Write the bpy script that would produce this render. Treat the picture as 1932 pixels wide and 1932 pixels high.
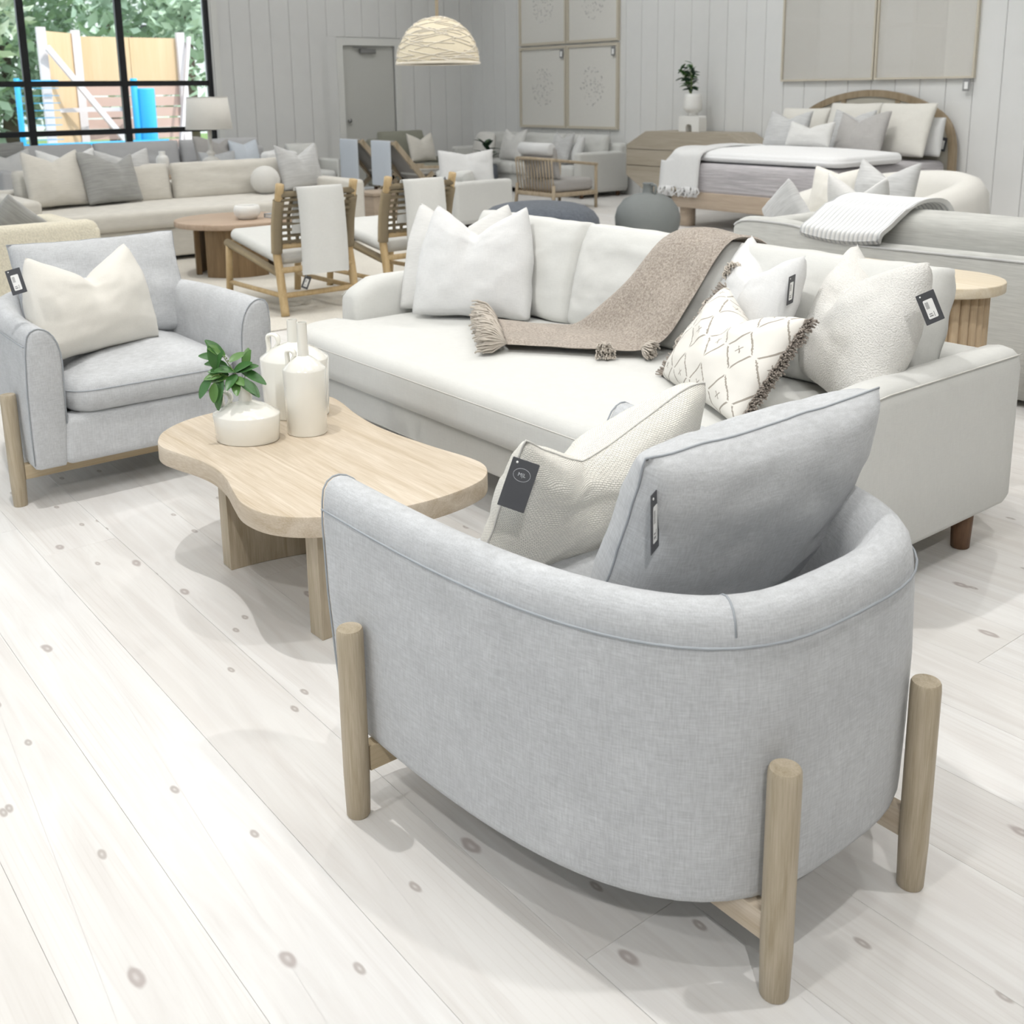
import bpy, bmesh, math, random
from mathutils import Vector, Matrix, Euler, noise
for o in list(bpy.data.objects): bpy.data.objects.remove(o)
scn = bpy.context.scene
COL = scn.collection
R_ = math.radians
# ------------------------------------------------------------------ camera
cam_d = bpy.data.cameras.new('camera'); cam = bpy.data.objects.new('camera', cam_d); COL.objects.link(cam)
cx = Vector((0.621952, 0.782956, -0.012436)); cy = Vector((-0.169085, 0.149788, 0.974153)); cz = -Vector((-0.764582, 0.603774, -0.225547))
M = Matrix.Identity(4)
for i in range(3):
    M[i][0] = cx[i]; M[i][1] = cy[i]; M[i][2] = cz[i]
M[0][3], M[1][3], M[2][3] = 0.0, 0.0, 1.4
cam.matrix_world = M
cam_d.sensor_width = 36; cam_d.lens = 36 * 2040 / 1932; cam_d.shift_y = -322 / 1932
cam_d.clip_start = 0.05; cam_d.clip_end = 300
cam_d.dof.use_dof = True; cam_d.dof.focus_distance = 2.5; cam_d.dof.aperture_fstop = 7.0
scn.camera = cam
# ------------------------------------------------------------------ light
scn.view_settings.view_transform = 'Standard'; scn.view_settings.look = 'None'
scn.view_settings.gamma = 1.0; scn.view_settings.use_curve_mapping = False
scn.view_settings.exposure = 0.07
w = bpy.data.worlds.new('sky'); scn.world = w; w.use_nodes = True
wn = w.node_tree.nodes; wl = w.node_tree.links
bg = wn['Background']; sky = wn.new('ShaderNodeTexSky'); sky.sky_type = 'HOSEK_WILKIE'
sky.turbidity = 7.0; sky.ground_albedo = 0.4; sky.sun_direction = Vector((0.55, 0.25, 0.8)).normalized()
hz = wn.new('ShaderNodeMix'); hz.data_type = 'RGBA'; hz.inputs[0].default_value = .80; hz.inputs[7].default_value = (.235, .25, .265, 1)   # bright summer haze over the blue
wl.new(sky.outputs[0], hz.inputs[6]); wl.new(hz.outputs[2], bg.inputs[0]); bg.inputs[1].default_value = 10.0
def lamp(name, kind, loc, energy, target=None, color=(1, 1, 1), **kw):
    d = bpy.data.lights.new(name, kind); d.energy = energy; d.color = color
    for k, v in kw.items(): setattr(d, k, v)
    o = bpy.data.objects.new(name, d); COL.objects.link(o); o.location = loc
    if target is not None:
        o.rotation_euler = (Vector(target) - Vector(loc)).to_track_quat('-Z', 'Y').to_euler()
    return o
lamp('sun', 'SUN', (30, 12, 40), 3.0, target=(0, 0, 0), color=(1, .97, .92), angle=R_(0.6))
WARM = (1.0, .985, .965); NEUT = (.985, .993, 1.0)
# ceiling track heads (point-like) over the aisles and seating groups
for x, y, e in ((-2.95, .75, 190), (-.2, 2.2, 120), (-.9, -.3, 60), (-5.2, 3.6, 110), (-8.2, 2.4, 170), (-6.0, 7.2, 170), (-10.5, 6.5, 120), (-2.8, 6.4, 140), (-4.2, 5.2, 90)):
    lamp('track_or_fill_spot', 'SPOT', (x, y, 4.5), e * 1.25, target=(x + .0001, y, 0), color=WARM, spot_size=R_(125), spot_blend=.8, shadow_soft_size=.04)
lamp('track_or_fill_spot', 'SPOT', (2.2, -1.3, 4.4), 330, target=(-1.1, 1.2, .3), color=WARM, spot_size=R_(70), spot_blend=.9, shadow_soft_size=.08)  # unseen fill spot added behind the camera to brighten the near chair
lamp('track_or_fill_spot', 'SPOT', (-1.2, -2.6, 4.4), 170, target=(-3.6, 1.6, .3), color=WARM, spot_size=R_(70), spot_blend=.9, shadow_soft_size=.08)  # second unseen fill spot, added to lift the left seating
# wall washers in front of the board wall
for x, e in ((-11.6, 60), (-9.0, 90), (-6.6, 90), (-4.2, 80)):
    lamp('wall_washer_or_fill', 'SPOT', (x, 8.3, 4.6), e, target=(x, 10.5, 1.4), color=(.95, .98, 1.0), spot_size=R_(95), spot_blend=.9, shadow_soft_size=.06)
for y, e in ((7.2, 60), (9.2, 25)):  # unseen spots added only to brighten the far wall
    lamp('wall_washer_or_fill', 'SPOT', (-12.0, y, 4.6), e, target=(-14.2, y, 1.2), color=NEUT, spot_size=R_(95), spot_blend=.9, shadow_soft_size=.06)
# unseen area lights added under the ceiling for soft overall fill
for x, y in ((-1.2, 1.2), (-6.2, 1.2), (-11.2, 4.0), (-3.5, 5.6), (-8.5, 6.8)):
    lamp('fill_strip', 'AREA', (x, y, 4.75), 26, target=(x + .0001, y, 0), color=NEUT, shape='RECTANGLE', size=3.6, size_y=.5)

# ------------------------------------------------------------------ helpers
def tag(o, label=None, cat=None, group=None, kind=None):
    if label: o['label'] = label
    if cat: o['category'] = cat
    if group: o['group'] = group
    if kind: o['kind'] = kind
    return o
def empty(name, loc, rz=0, label=None, cat=None, group=None):
    o = bpy.data.objects.new(name, None); COL.objects.link(o); o.location = loc; o.rotation_euler = (0, 0, rz)
    o.empty_display_size = .1
    return tag(o, label, cat, group)
def obj(name, me, mat=None, parent=None, smooth=True, loc=None, rot=None):
    if isinstance(me, tuple): me = mk(name, *me)
    if isinstance(me, bmesh.types.BMesh):
        b = me; me = bpy.data.meshes.new(name); b.to_mesh(me); b.free()
    if mat is not None and not me.materials: me.materials.append(mat)
    if smooth: me.shade_smooth()
    o = bpy.data.objects.new(name, me); COL.objects.link(o)
    if parent is not None: o.parent = parent
    if loc is not None: o.location = loc
    if rot is not None: o.rotation_euler = rot
    return o
def sharp(o, deg=38):
    o.data.set_sharp_from_angle(angle=R_(deg)); return o
def mk(name, v, f, uv=None):
    me = bpy.data.meshes.new(name); me.from_pydata(v, [], f)
    if uv is not None:
        l = me.uv_layers.new(name='UVMap')
        for lp in me.loops: l.data[lp.index].uv = uv[lp.vertex_index]
    me.update(); return me
def join(*parts):
    V = []; F = []
    for v, f in parts:
        n = len(V); V += list(v); F += [tuple(i + n for i in q) for q in f]
    return V, F
def xf(vf, mat):
    return [tuple(mat @ Vector(p)) for p in vf[0]], vf[1]
def mv(vf, x=0, y=0, z=0, rz=0, rx=0, ry=0):
    return xf(vf, Matrix.Translation((x, y, z)) @ Matrix.Rotation(rz, 4, 'Z') @ Matrix.Rotation(ry, 4, 'Y') @ Matrix.Rotation(rx, 4, 'X'))
def rrect(w, d, r, n=6, cx=0, cy=0):
    r = min(r, w / 2 - 1e-4, d / 2 - 1e-4); P = []
    for k, (sx, sy) in enumerate(((1, 1), (-1, 1), (-1, -1), (1, -1))):
        for i in range(n + 1):
            a = math.pi / 2 * (k + i / n)
            P.append((cx + sx * (w / 2 - r) + r * math.cos(a), cy + sy * (d / 2 - r) + r * math.sin(a)))
    return P
def sell(a, b, n, N=64):
    P = []
    for i in range(N):
        t = 2 * math.pi * i / N; c, s = math.cos(t), math.sin(t)
        P.append((a * math.copysign(abs(c) ** (2 / n), c), b * math.copysign(abs(s) ** (2 / n), s)))
    return P
def densify(P, step):
    Q = []
    for i in range(len(P)):
        a, b = P[i], P[(i + 1) % len(P)]; L = math.dist(a, b); k = max(1, int(L / step))
        for j in range(k): Q.append((a[0] + (b[0] - a[0]) * j / k, a[1] + (b[1] - a[1]) * j / k))
    return Q
def catmull(P, k=8, closed=True):
    n = len(P); Q = []
    rng = range(n) if closed else range(n - 1)
    for i in rng:
        if closed: p = [P[(i + j) % n] for j in (-1, 0, 1, 2)]
        else: p = [P[max(0, min(n - 1, i + j))] for j in (-1, 0, 1, 2)]
        for j in range(k):
            t = j / k
            Q.append(tuple(.5 * (2 * p[1][d] + (p[2][d] - p[0][d]) * t + (2 * p[0][d] - 5 * p[1][d] + 4 * p[2][d] - p[3][d]) * t * t + (-p[0][d] + 3 * p[1][d] - 3 * p[2][d] + p[3][d]) * t ** 3) for d in range(len(P[0]))))
    if not closed: Q.append(tuple(P[-1]))
    return Q
def inset(P, d):
    n = len(P); Q = []
    for i in range(n):
        a = Vector(P[i - 1]); b = Vector(P[i]); c = Vector(P[(i + 1) % n])
        t = (c - a); 
        if t.length < 1e-9: Q.append(P[i]); continue
        t.normalize(); nrm = Vector((-t.y, t.x)); q = b + nrm * d; Q.append((q.x, q.y))
    return Q
def slab(P, z0, z1, r=.02, ptop=0, pbot=0, rings=6, seg=4, cap='ring'):
    """closed outline P (ccw) extruded z0..z1, edges rounded by r, top/bottom puffed"""
    n = len(P); V = []; F = []; cxm = sum(p[0] for p in P) / n; cym = sum(p[1] for p in P) / n
    prof = []
    for i in range(seg + 1):
        a = -math.pi / 2 + math.pi / 2 * i / seg; prof.append((r * (1 - math.cos(a)), z0 + r + r * math.sin(a)))
    if z1 - z0 > 2 * r + .03:
        for k in range(1, 4): prof.append((0, z0 + r + (z1 - z0 - 2 * r) * k / 4))
    for i in range(seg + 1):
        a = math.pi / 2 * i / seg; prof.append((r * (1 - math.cos(a)), z1 - r + r * math.sin(a)))
    for d, z in prof:
        Q = inset(P, d) if d > 1e-6 else P
        V += [(q[0], q[1], z) for q in Q]
    m = len(prof)
    for i in range(m - 1):
        for j in range(n): F.append((i * n + j, i * n + (j + 1) % n, (i + 1) * n + (j + 1) % n, (i + 1) * n + j))
    if cap == 'ngon':
        F.append(tuple(range(n - 1, -1, -1))); F.append(tuple((m - 1) * n + j for j in range(n))); return V, F
    def capit(base, z, puff, up):
        prev = base
        for k in range(1, rings):
            s = 1 - k / rings; st = len(V); e = puff * (1 - s * s)
            for j in range(n):
                b = V[base + j]; V.append((cxm + (b[0] - cxm) * s, cym + (b[1] - cym) * s, z + e))
            for j in range(n):
                q = (prev + j, prev + (j + 1) % n, st + (j + 1) % n, st + j); F.append(q if up else q[::-1])
            prev = st
        c = len(V); V.append((cxm, cym, z + puff))
        for j in range(n):
            q = (prev + j, prev + (j + 1) % n, c); F.append(q if up else q[::-1])
    capit((m - 1) * n, z1, ptop, True); capit(0, z0, -pbot, False)
    return V, F
def rbox(w, d, h, r=.01, rc=None, x=0, y=0, z=0, seg=2):
    """rounded box, base centre at x,y,z"""
    return slab(rrect(w, d, rc if rc is not None else r, 3, x, y), z, z + h, min(r, h / 2 - 1e-4), rings=1, seg=seg, cap='ngon')
def box(x0, x1, y0, y1, z0, z1):
    return ([(x0, y0, z0), (x1, y0, z0), (x1, y1, z0), (x0, y1, z0), (x0, y0, z1), (x1, y0, z1), (x1, y1, z1), (x0, y1, z1)],
            [(0, 3, 2, 1), (4, 5, 6, 7), (0, 1, 5, 4), (1, 2, 6, 5), (2, 3, 7, 6), (3, 0, 4, 7)])
def lathe(prof, n=40, sx=1, sy=1):
    V = []; F = []
    for r, z in prof:
        for j in range(n):
            a = 2 * math.pi * j / n; V.append((r * sx * math.cos(a), r * sy * math.sin(a), z))
    for i in range(len(prof) - 1):
        for j in range(n): F.append((i * n + j, i * n + (j + 1) % n, (i + 1) * n + (j + 1) % n, (i + 1) * n + j))
    F.append(tuple(range(n - 1, -1, -1))); F.append(tuple((len(prof) - 1) * n + j for j in range(n)))
    return V, F
def tube(path, r, n=8, closed=False, taper=None):
    V = []; F = []; m = len(path); P = [Vector(p) for p in path]
    up = Vector((0, 0, 1)); prevx = None
    for i in range(m):
        if closed: t = P[(i + 1) % m] - P[i - 1]
        else: t = P[min(m - 1, i + 1)] - P[max(0, i - 1)]
        if t.length < 1e-9: t = Vector((0, 0, 1))
        t.normalize()
        if prevx is None:
            a = up if abs(t.dot(up)) < .95 else Vector((1, 0, 0)); xx = t.cross(a).normalized()
        else:
            xx = (prevx - t * prevx.dot(t)); xx = xx.normalized() if xx.length > 1e-6 else t.orthogonal().normalized()
        prevx = xx; yy = t.cross(xx)
        rr = r if taper is None else r * taper(i / (m - 1))
        for j in range(n):
            a = 2 * math.pi * j / n; V.append(tuple(P[i] + xx * rr * math.cos(a) + yy * rr * math.sin(a)))
    for i in range(m if closed else m - 1):
        k = (i + 1) % m
        for j in range(n): F.append((i * n + j, i * n + (j + 1) % n, k * n + (j + 1) % n, k * n + j))
    if not closed:
        F.append(tuple(range(n - 1, -1, -1))); F.append(tuple((m - 1) * n + j for j in range(n)))
    return V, F
def cyl(r, z0, z1, n=28, b=.003, x=0, y=0, r2=None):
    r2 = r if r2 is None else r2
    return mv(lathe([(r - b, z0), (r, z0 + b), (r2, z1 - b), (r2 - b, z1)], n), x, y)
def beam(a, b, r, n=12):
    a = Vector(a); b = Vector(b); return tube([a, a.lerp(b, .5), b], r, n)
def bar(a, b, w, h):
    """square section bar between two points (w sideways, h up)"""
    a = Vector(a); b = Vector(b); t = (b - a).normalized(); u = Vector((0, 0, 1)) if abs(t.z) < .95 else Vector((1, 0, 0))
    s = t.cross(u).normalized() * w / 2; q = s.cross(t).normalized() * h / 2
    V = [tuple(p + i * s + j * q) for p in (a, b) for i, j in ((-1, -1), (1, -1), (1, 1), (-1, 1))]
    return V, [(0, 1, 2, 3), (7, 6, 5, 4), (0, 4, 5, 1), (1, 5, 6, 2), (2, 6, 7, 3), (3, 7, 4, 0)]
def pillow_mesh(w, h, t, chop=0.0, k=.05, N=26, seed=0, plump=.42, wr=.004, sig=.33, skew=0, ear=0, bot=.0, top=1.0, rc_=.025):
    """cushion standing in the XZ plane, base at z=0, front towards -Y; uv over the face"""
    V = []; F = []; UV = []; idx = {}
    def P(i, j, s):
        u = -1 + 2 * i / N; v = -1 + 2 * j / N
        u = math.copysign(abs(u) ** .82, u); v = math.copysign(abs(v) ** .82, v)
        x = u * w / 2 * (1 - k * (1 - v * v)); z = h / 2 + v * h / 2 * (1 - k * (1 - u * u))
        rc = (abs(u) * abs(v)) ** 9; x *= 1 - rc_ * rc; z += (h / 2 - z) * rc_ * 1.3 * rc
        x *= 1 + (top - 1) * max(0, v) ** 1.5
        th = t / 2 * max(0, (1 - u * u) * (1 - v * v)) ** plump
        if v < 0 and bot: th *= 1 + bot * (-v) * (1 + v)
        if chop:
            vv = max(0, (v + .35) / 1.35); uu = u - skew
            g = max(0.0, 1 - abs(uu) / 1.02) ** 1.15
            z -= chop * g * vv ** 1.6
            x += skew * 0
            th *= 1 - .55 * math.exp(-(uu / (sig * .55)) ** 2) * vv
            z += ear * vv ** 2 * min(1, abs(uu) / .9) ** 2
        y = s * th
        if wr:
            q = Vector((u * 2.3 + seed * 7.1, v * 2.3, s * 2 + seed)); e = max(0, (1 - u * u) * (1 - v * v)) ** .3
            y += wr * 2.2 * noise.noise(q) * e + wr * noise.noise(q * 2.9) * e
            x += wr * .8 * noise.noise(q * 1.7 + Vector((5, 5, 5))); z += wr * .8 * noise.noise(q * 1.7 + Vector((9, 1, 5)))
        return (x, y, z), ((u + 1) / 2 * w, (v + 1) / 2 * h)
    for s in (-1, 1):
        for i in range(N + 1):
            for j in range(N + 1):
                edge = i in (0, N) or j in (0, N)
                if edge and (i, j, 0) in idx: continue
                p, uv = P(i, j, s); key = (i, j, 0 if edge else s)
                idx[key] = len(V); V.append(p); UV.append(uv)
    # texture coordinates follow the length of the cloth so weaves do not stretch at the edges
    for j in range(N + 1):
        row = [V[idx[(i, j, 0 if i in (0, N) or j in (0, N) else -1)]] for i in range(N + 1)]; c = [0.0]
        for i in range(N): c.append(c[-1] + math.dist(row[i], row[i + 1]))
        for i in range(N + 1):
            for s in ((0,) if i in (0, N) or j in (0, N) else (-1, 1)): q = idx[(i, j, s)]; UV[q] = (w / 2 + c[i] - c[N // 2], UV[q][1])
    for i in range(N + 1):
        row = [V[idx[(i, j, 0 if i in (0, N) or j in (0, N) else -1)]] for j in range(N + 1)]; c = [0.0]
        for j in range(N): c.append(c[-1] + math.dist(row[j], row[j + 1]))
        for j in range(N + 1):
            for s in ((0,) if i in (0, N) or j in (0, N) else (-1, 1)): q = idx[(i, j, s)]; UV[q] = (UV[q][0], h / 2 + c[j] - c[N // 2])
    for s in (-1, 1):
        for i in range(N):
            for j in range(N):
                q = []
                for a, b in ((i, j), (i + 1, j), (i + 1, j + 1), (i, j + 1)):
                    e = a in (0, N) or b in (0, N); q.append(idx[(a, b, 0 if e else s)])
                F.append(tuple(q) if s < 0 else tuple(q[::-1]))
    return V, F, UV
def seam_path(w, h, t, **kw):
    N = kw.get('N', 26); V, F, UV = pillow_mesh(w, h, t, **kw); return V
def stand(o, bl, br, z, lean, roll=0):
    """place a pillow with its base between two floor points, leaning back"""
    a = Vector((bl[0], bl[1], 0)); b = Vector((br[0], br[1], 0)); c = (a + b) / 2; yaw = math.atan2(b.y - a.y, b.x - a.x)
    o.matrix_world = Matrix.Translation((c.x, c.y, z)) @ Matrix.Rotation(yaw, 4, 'Z') @ Matrix.Rotation(-R_(lean), 4, 'X') @ Matrix.Rotation(R_(roll), 4, 'Y')
    return o
# ------------------------------------------------------------------ materials
def newmat(name):
    m = bpy.data.materials.new(name); m.use_nodes = True
    return m, m.node_tree.nodes, m.node_tree.links, m.node_tree.nodes['Principled BSDF']
def node(nt, t, **kw):
    n = nt.new(t)
    for k, v in kw.items():
        if k in n.inputs.keys(): n.inputs[k].default_value = v
        else: setattr(n, k, v)
    return n
def rgb(h):
    h = h.lstrip('#'); c = [int(h[i:i + 2], 16) / 255 for i in (0, 2, 4)]
    return tuple(x / 12.92 if x <= .04045 else ((x + .055) / 1.055) ** 2.4 for x in c) + (1,)
def shade(c, k): return (c[0] * k, c[1] * k, c[2] * k, 1)
def plain(name, c, rough=.6, metal=0, coat=0, spec=.5, bump=0, bscale=60):
    m, n, l, b = newmat(name); b.inputs['Base Color'].default_value = c; b.inputs['Roughness'].default_value = rough
    b.inputs['Metallic'].default_value = metal; b.inputs['Coat Weight'].default_value = coat; b.inputs['Specular IOR Level'].default_value = spec
    tc = n.new('ShaderNodeTexCoord'); ns = node(n, 'ShaderNodeTexNoise', Scale=bscale, Detail=3.0)
    l.new(tc.outputs['Object'], ns.inputs['Vector'])
    mx = node(n, 'ShaderNodeMix', data_type='RGBA'); mx.inputs[6].default_value = shade(c, .95); mx.inputs[7].default_value = shade(c, 1.04)
    l.new(ns.outputs[0], mx.inputs[0]); l.new(mx.outputs[2], b.inputs['Base Color'])
    if bump:
        bp = node(n, 'ShaderNodeBump', Strength=bump, Distance=.002); l.new(ns.outputs[0], bp.inputs['Height']); l.new(bp.outputs[0], b.inputs['Normal'])
    return m
def fabric(name, c, kind='linen', sc=260, var=.10, bump=.35, mottle=.06, coord='Object', c2=None, dist=.0015):
    m, n, l, b = newmat(name); b.inputs['Roughness'].default_value = .95; b.inputs['Specular IOR Level'].default_value = .15
    b.inputs['Sheen Weight'].default_value = .15; b.inputs['Sheen Roughness'].default_value = .6
    tc = n.new('ShaderNodeTexCoord'); src = tc.outputs[coord]
    def mapped(s):
        mp = node(n, 'ShaderNodeMapping'); mp.inputs['Scale'].default_value = s; l.new(src, mp.inputs[0]); return mp.outputs[0]
    if kind == 'linen':
        a = node(n, 'ShaderNodeTexNoise', Scale=1.0, Detail=2.0); l.new(mapped((sc, sc, sc * .09)), a.inputs['Vector'])
        d = node(n, 'ShaderNodeTexNoise', Scale=1.0, Detail=2.0); l.new(mapped((sc * .1, sc * .1, sc)), d.inputs['Vector'])
        ad = node(n, 'ShaderNodeMath', operation='ADD'); l.new(a.outputs[0], ad.inputs[0]); l.new(d.outputs[0], ad.inputs[1])
        hf = node(n, 'ShaderNodeMath', operation='MULTIPLY'); l.new(ad.outputs[0], hf.inputs[0]); hf.inputs[1].default_value = .5; h = hf.outputs[0]
    elif kind == 'weave':
        br = node(n, 'ShaderNodeTexBrick'); br.offset = .5; br.inputs['Scale'].default_value = 1.0
        br.inputs['Mortar Size'].default_value = .06; br.inputs['Mortar Smooth'].default_value = 1.0; br.inputs['Brick Width'].default_value = 1.0; br.inputs['Row Height'].default_value = .5
        br.inputs['Color1'].default_value = (1, 1, 1, 1); br.inputs['Color2'].default_value = (.8, .8, .8, 1); br.inputs['Mortar'].default_value = (0, 0, 0, 1)
        l.new(mapped((sc, sc, sc)), br.inputs['Vector']); h = br.outputs['Color']
    elif kind == 'boucle':
        vo = node(n, 'ShaderNodeTexVoronoi', Scale=1.0, feature='SMOOTH_F1'); l.new(mapped((sc, sc, sc)), vo.inputs['Vector'])
        iv = node(n, 'ShaderNodeMath', operation='SUBTRACT'); iv.inputs[0].default_value = 1.0; l.new(vo.outputs['Distance'], iv.inputs[1]); h = iv.outputs[0]
    elif kind == 'knit':
        wv = node(n, 'ShaderNodeTexWave', Scale=1.0, Distortion=1.5, Detail=1.0, bands_direction='X'); wv.inputs['Detail Scale'].default_value = 6
        l.new(mapped((sc, sc, sc)), wv.inputs['Vector']); h = wv.outputs[0]
    elif kind == 'heather':
        a = node(n, 'ShaderNodeTexNoise', Scale=sc, Detail=4.0, Roughness=.75); l.new(src, a.inputs['Vector']); h = a.outputs[0]
    elif kind == 'slub':
        a = node(n, 'ShaderNodeTexNoise', Scale=1.0, Detail=3.0); l.new(mapped((sc * .06, sc * .06, sc)), a.inputs['Vector']); h = a.outputs[0]
    big = node(n, 'ShaderNodeTexNoise', Scale=9.0, Detail=5.0, Roughness=.65); l.new(tc.outputs['Object'], big.inputs['Vector'])
    rmp = node(n, 'ShaderNodeMapRange'); l.new(h, rmp.inputs[0]); rmp.inputs[1].default_value = .3; rmp.inputs[2].default_value = .7
    if kind in ('boucle', 'weave', 'knit'): rmp.inputs[1].default_value = .05; rmp.inputs[2].default_value = .95
    mx = node(n, 'ShaderNodeMix', data_type='RGBA'); mx.inputs[6].default_value = c2 if c2 else shade(c, 1 - var); mx.inputs[7].default_value = shade(c, 1 + var * .5)
    l.new(rmp.outputs[0], mx.inputs[0])
    m2 = node(n, 'ShaderNodeMix', data_type='RGBA', blend_type='MULTIPLY'); m2.inputs[0].default_value = 1
    rm2 = node(n, 'ShaderNodeMapRange'); l.new(big.outputs[0], rm2.inputs[0]); rm2.inputs[1].default_value = .3; rm2.inputs[2].default_value = .7; rm2.inputs[3].default_value = 1 - mottle; rm2.inputs[4].default_value = 1
    l.new(mx.outputs[2], m2.inputs[6]); cmb = node(n, 'ShaderNodeCombineColor'); [l.new(rm2.outputs[0], cmb.inputs[i]) for i in range(3)]; l.new(cmb.outputs[0], m2.inputs[7])
    l.new(m2.outputs[2], b.inputs['Base Color'])
    bp = node(n, 'ShaderNodeBump', Strength=bump, Distance=dist); l.new(h, bp.inputs['Height']); l.new(bp.outputs[0], b.inputs['Normal'])
    return m
def wood(name, c1, c2, axis=0, sc=14, rough=.55, stretch=14, wav=True, rnd=False):
    m, n, l, b = newmat(name); b.inputs['Roughness'].default_value = rough; b.inputs['Specular IOR Level'].default_value = .35
    tc = n.new('ShaderNodeTexCoord'); mp = node(n, 'ShaderNodeMapping'); s = [sc * 1.0] * 3; s[axis] = sc / stretch; mp.inputs['Scale'].default_value = s
    src = tc.outputs['Object']
    if rnd:
        oi = n.new('ShaderNodeObjectInfo'); ml = node(n, 'ShaderNodeMath', operation='MULTIPLY'); ml.inputs[1].default_value = 37.0; l.new(oi.outputs['Random'], ml.inputs[0])
        ad = node(n, 'ShaderNodeVectorMath', operation='ADD'); l.new(src, ad.inputs[0]); l.new(ml.outputs[0], ad.inputs[1]); src = ad.outputs[0]
    l.new(src, mp.inputs[0])
    a = node(n, 'ShaderNodeTexNoise', Scale=1.0, Detail=6.0, Roughness=.62, Distortion=1.2); l.new(mp.outputs[0], a.inputs['Vector'])
    mp2 = node(n, 'ShaderNodeMapping'); s2 = [sc * 18.0] * 3; s2[axis] = sc * .6; mp2.inputs['Scale'].default_value = s2; l.new(src, mp2.inputs[0])
    g = node(n, 'ShaderNodeTexNoise', Scale=1.0, Detail=2.0); l.new(mp2.outputs[0], g.inputs['Vector'])
    ad = node(n, 'ShaderNodeMath', operation='MULTIPLY_ADD'); l.new(g.outputs[0], ad.inputs[0]); ad.inputs[1].default_value = .45
    l.new(a.outputs[0], ad.inputs[2])
    r = node(n, 'ShaderNodeMapRange'); l.new(ad.outputs[0], r.inputs[0]); r.inputs[1].default_value = .5; r.inputs[2].default_value = .95
    mx = node(n, 'ShaderNodeMix', data_type='RGBA'); mx.inputs[6].default_value = c1; mx.inputs[7].default_value = c2; l.new(r.outputs[0], mx.inputs[0]); l.new(mx.outputs[2], b.inputs['Base Color'])
    bp = node(n, 'ShaderNodeBump', Strength=.12, Distance=.001); l.new(g.outputs[0], bp.inputs['Height']); l.new(bp.outputs[0], b.inputs['Normal'])
    return m
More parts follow.
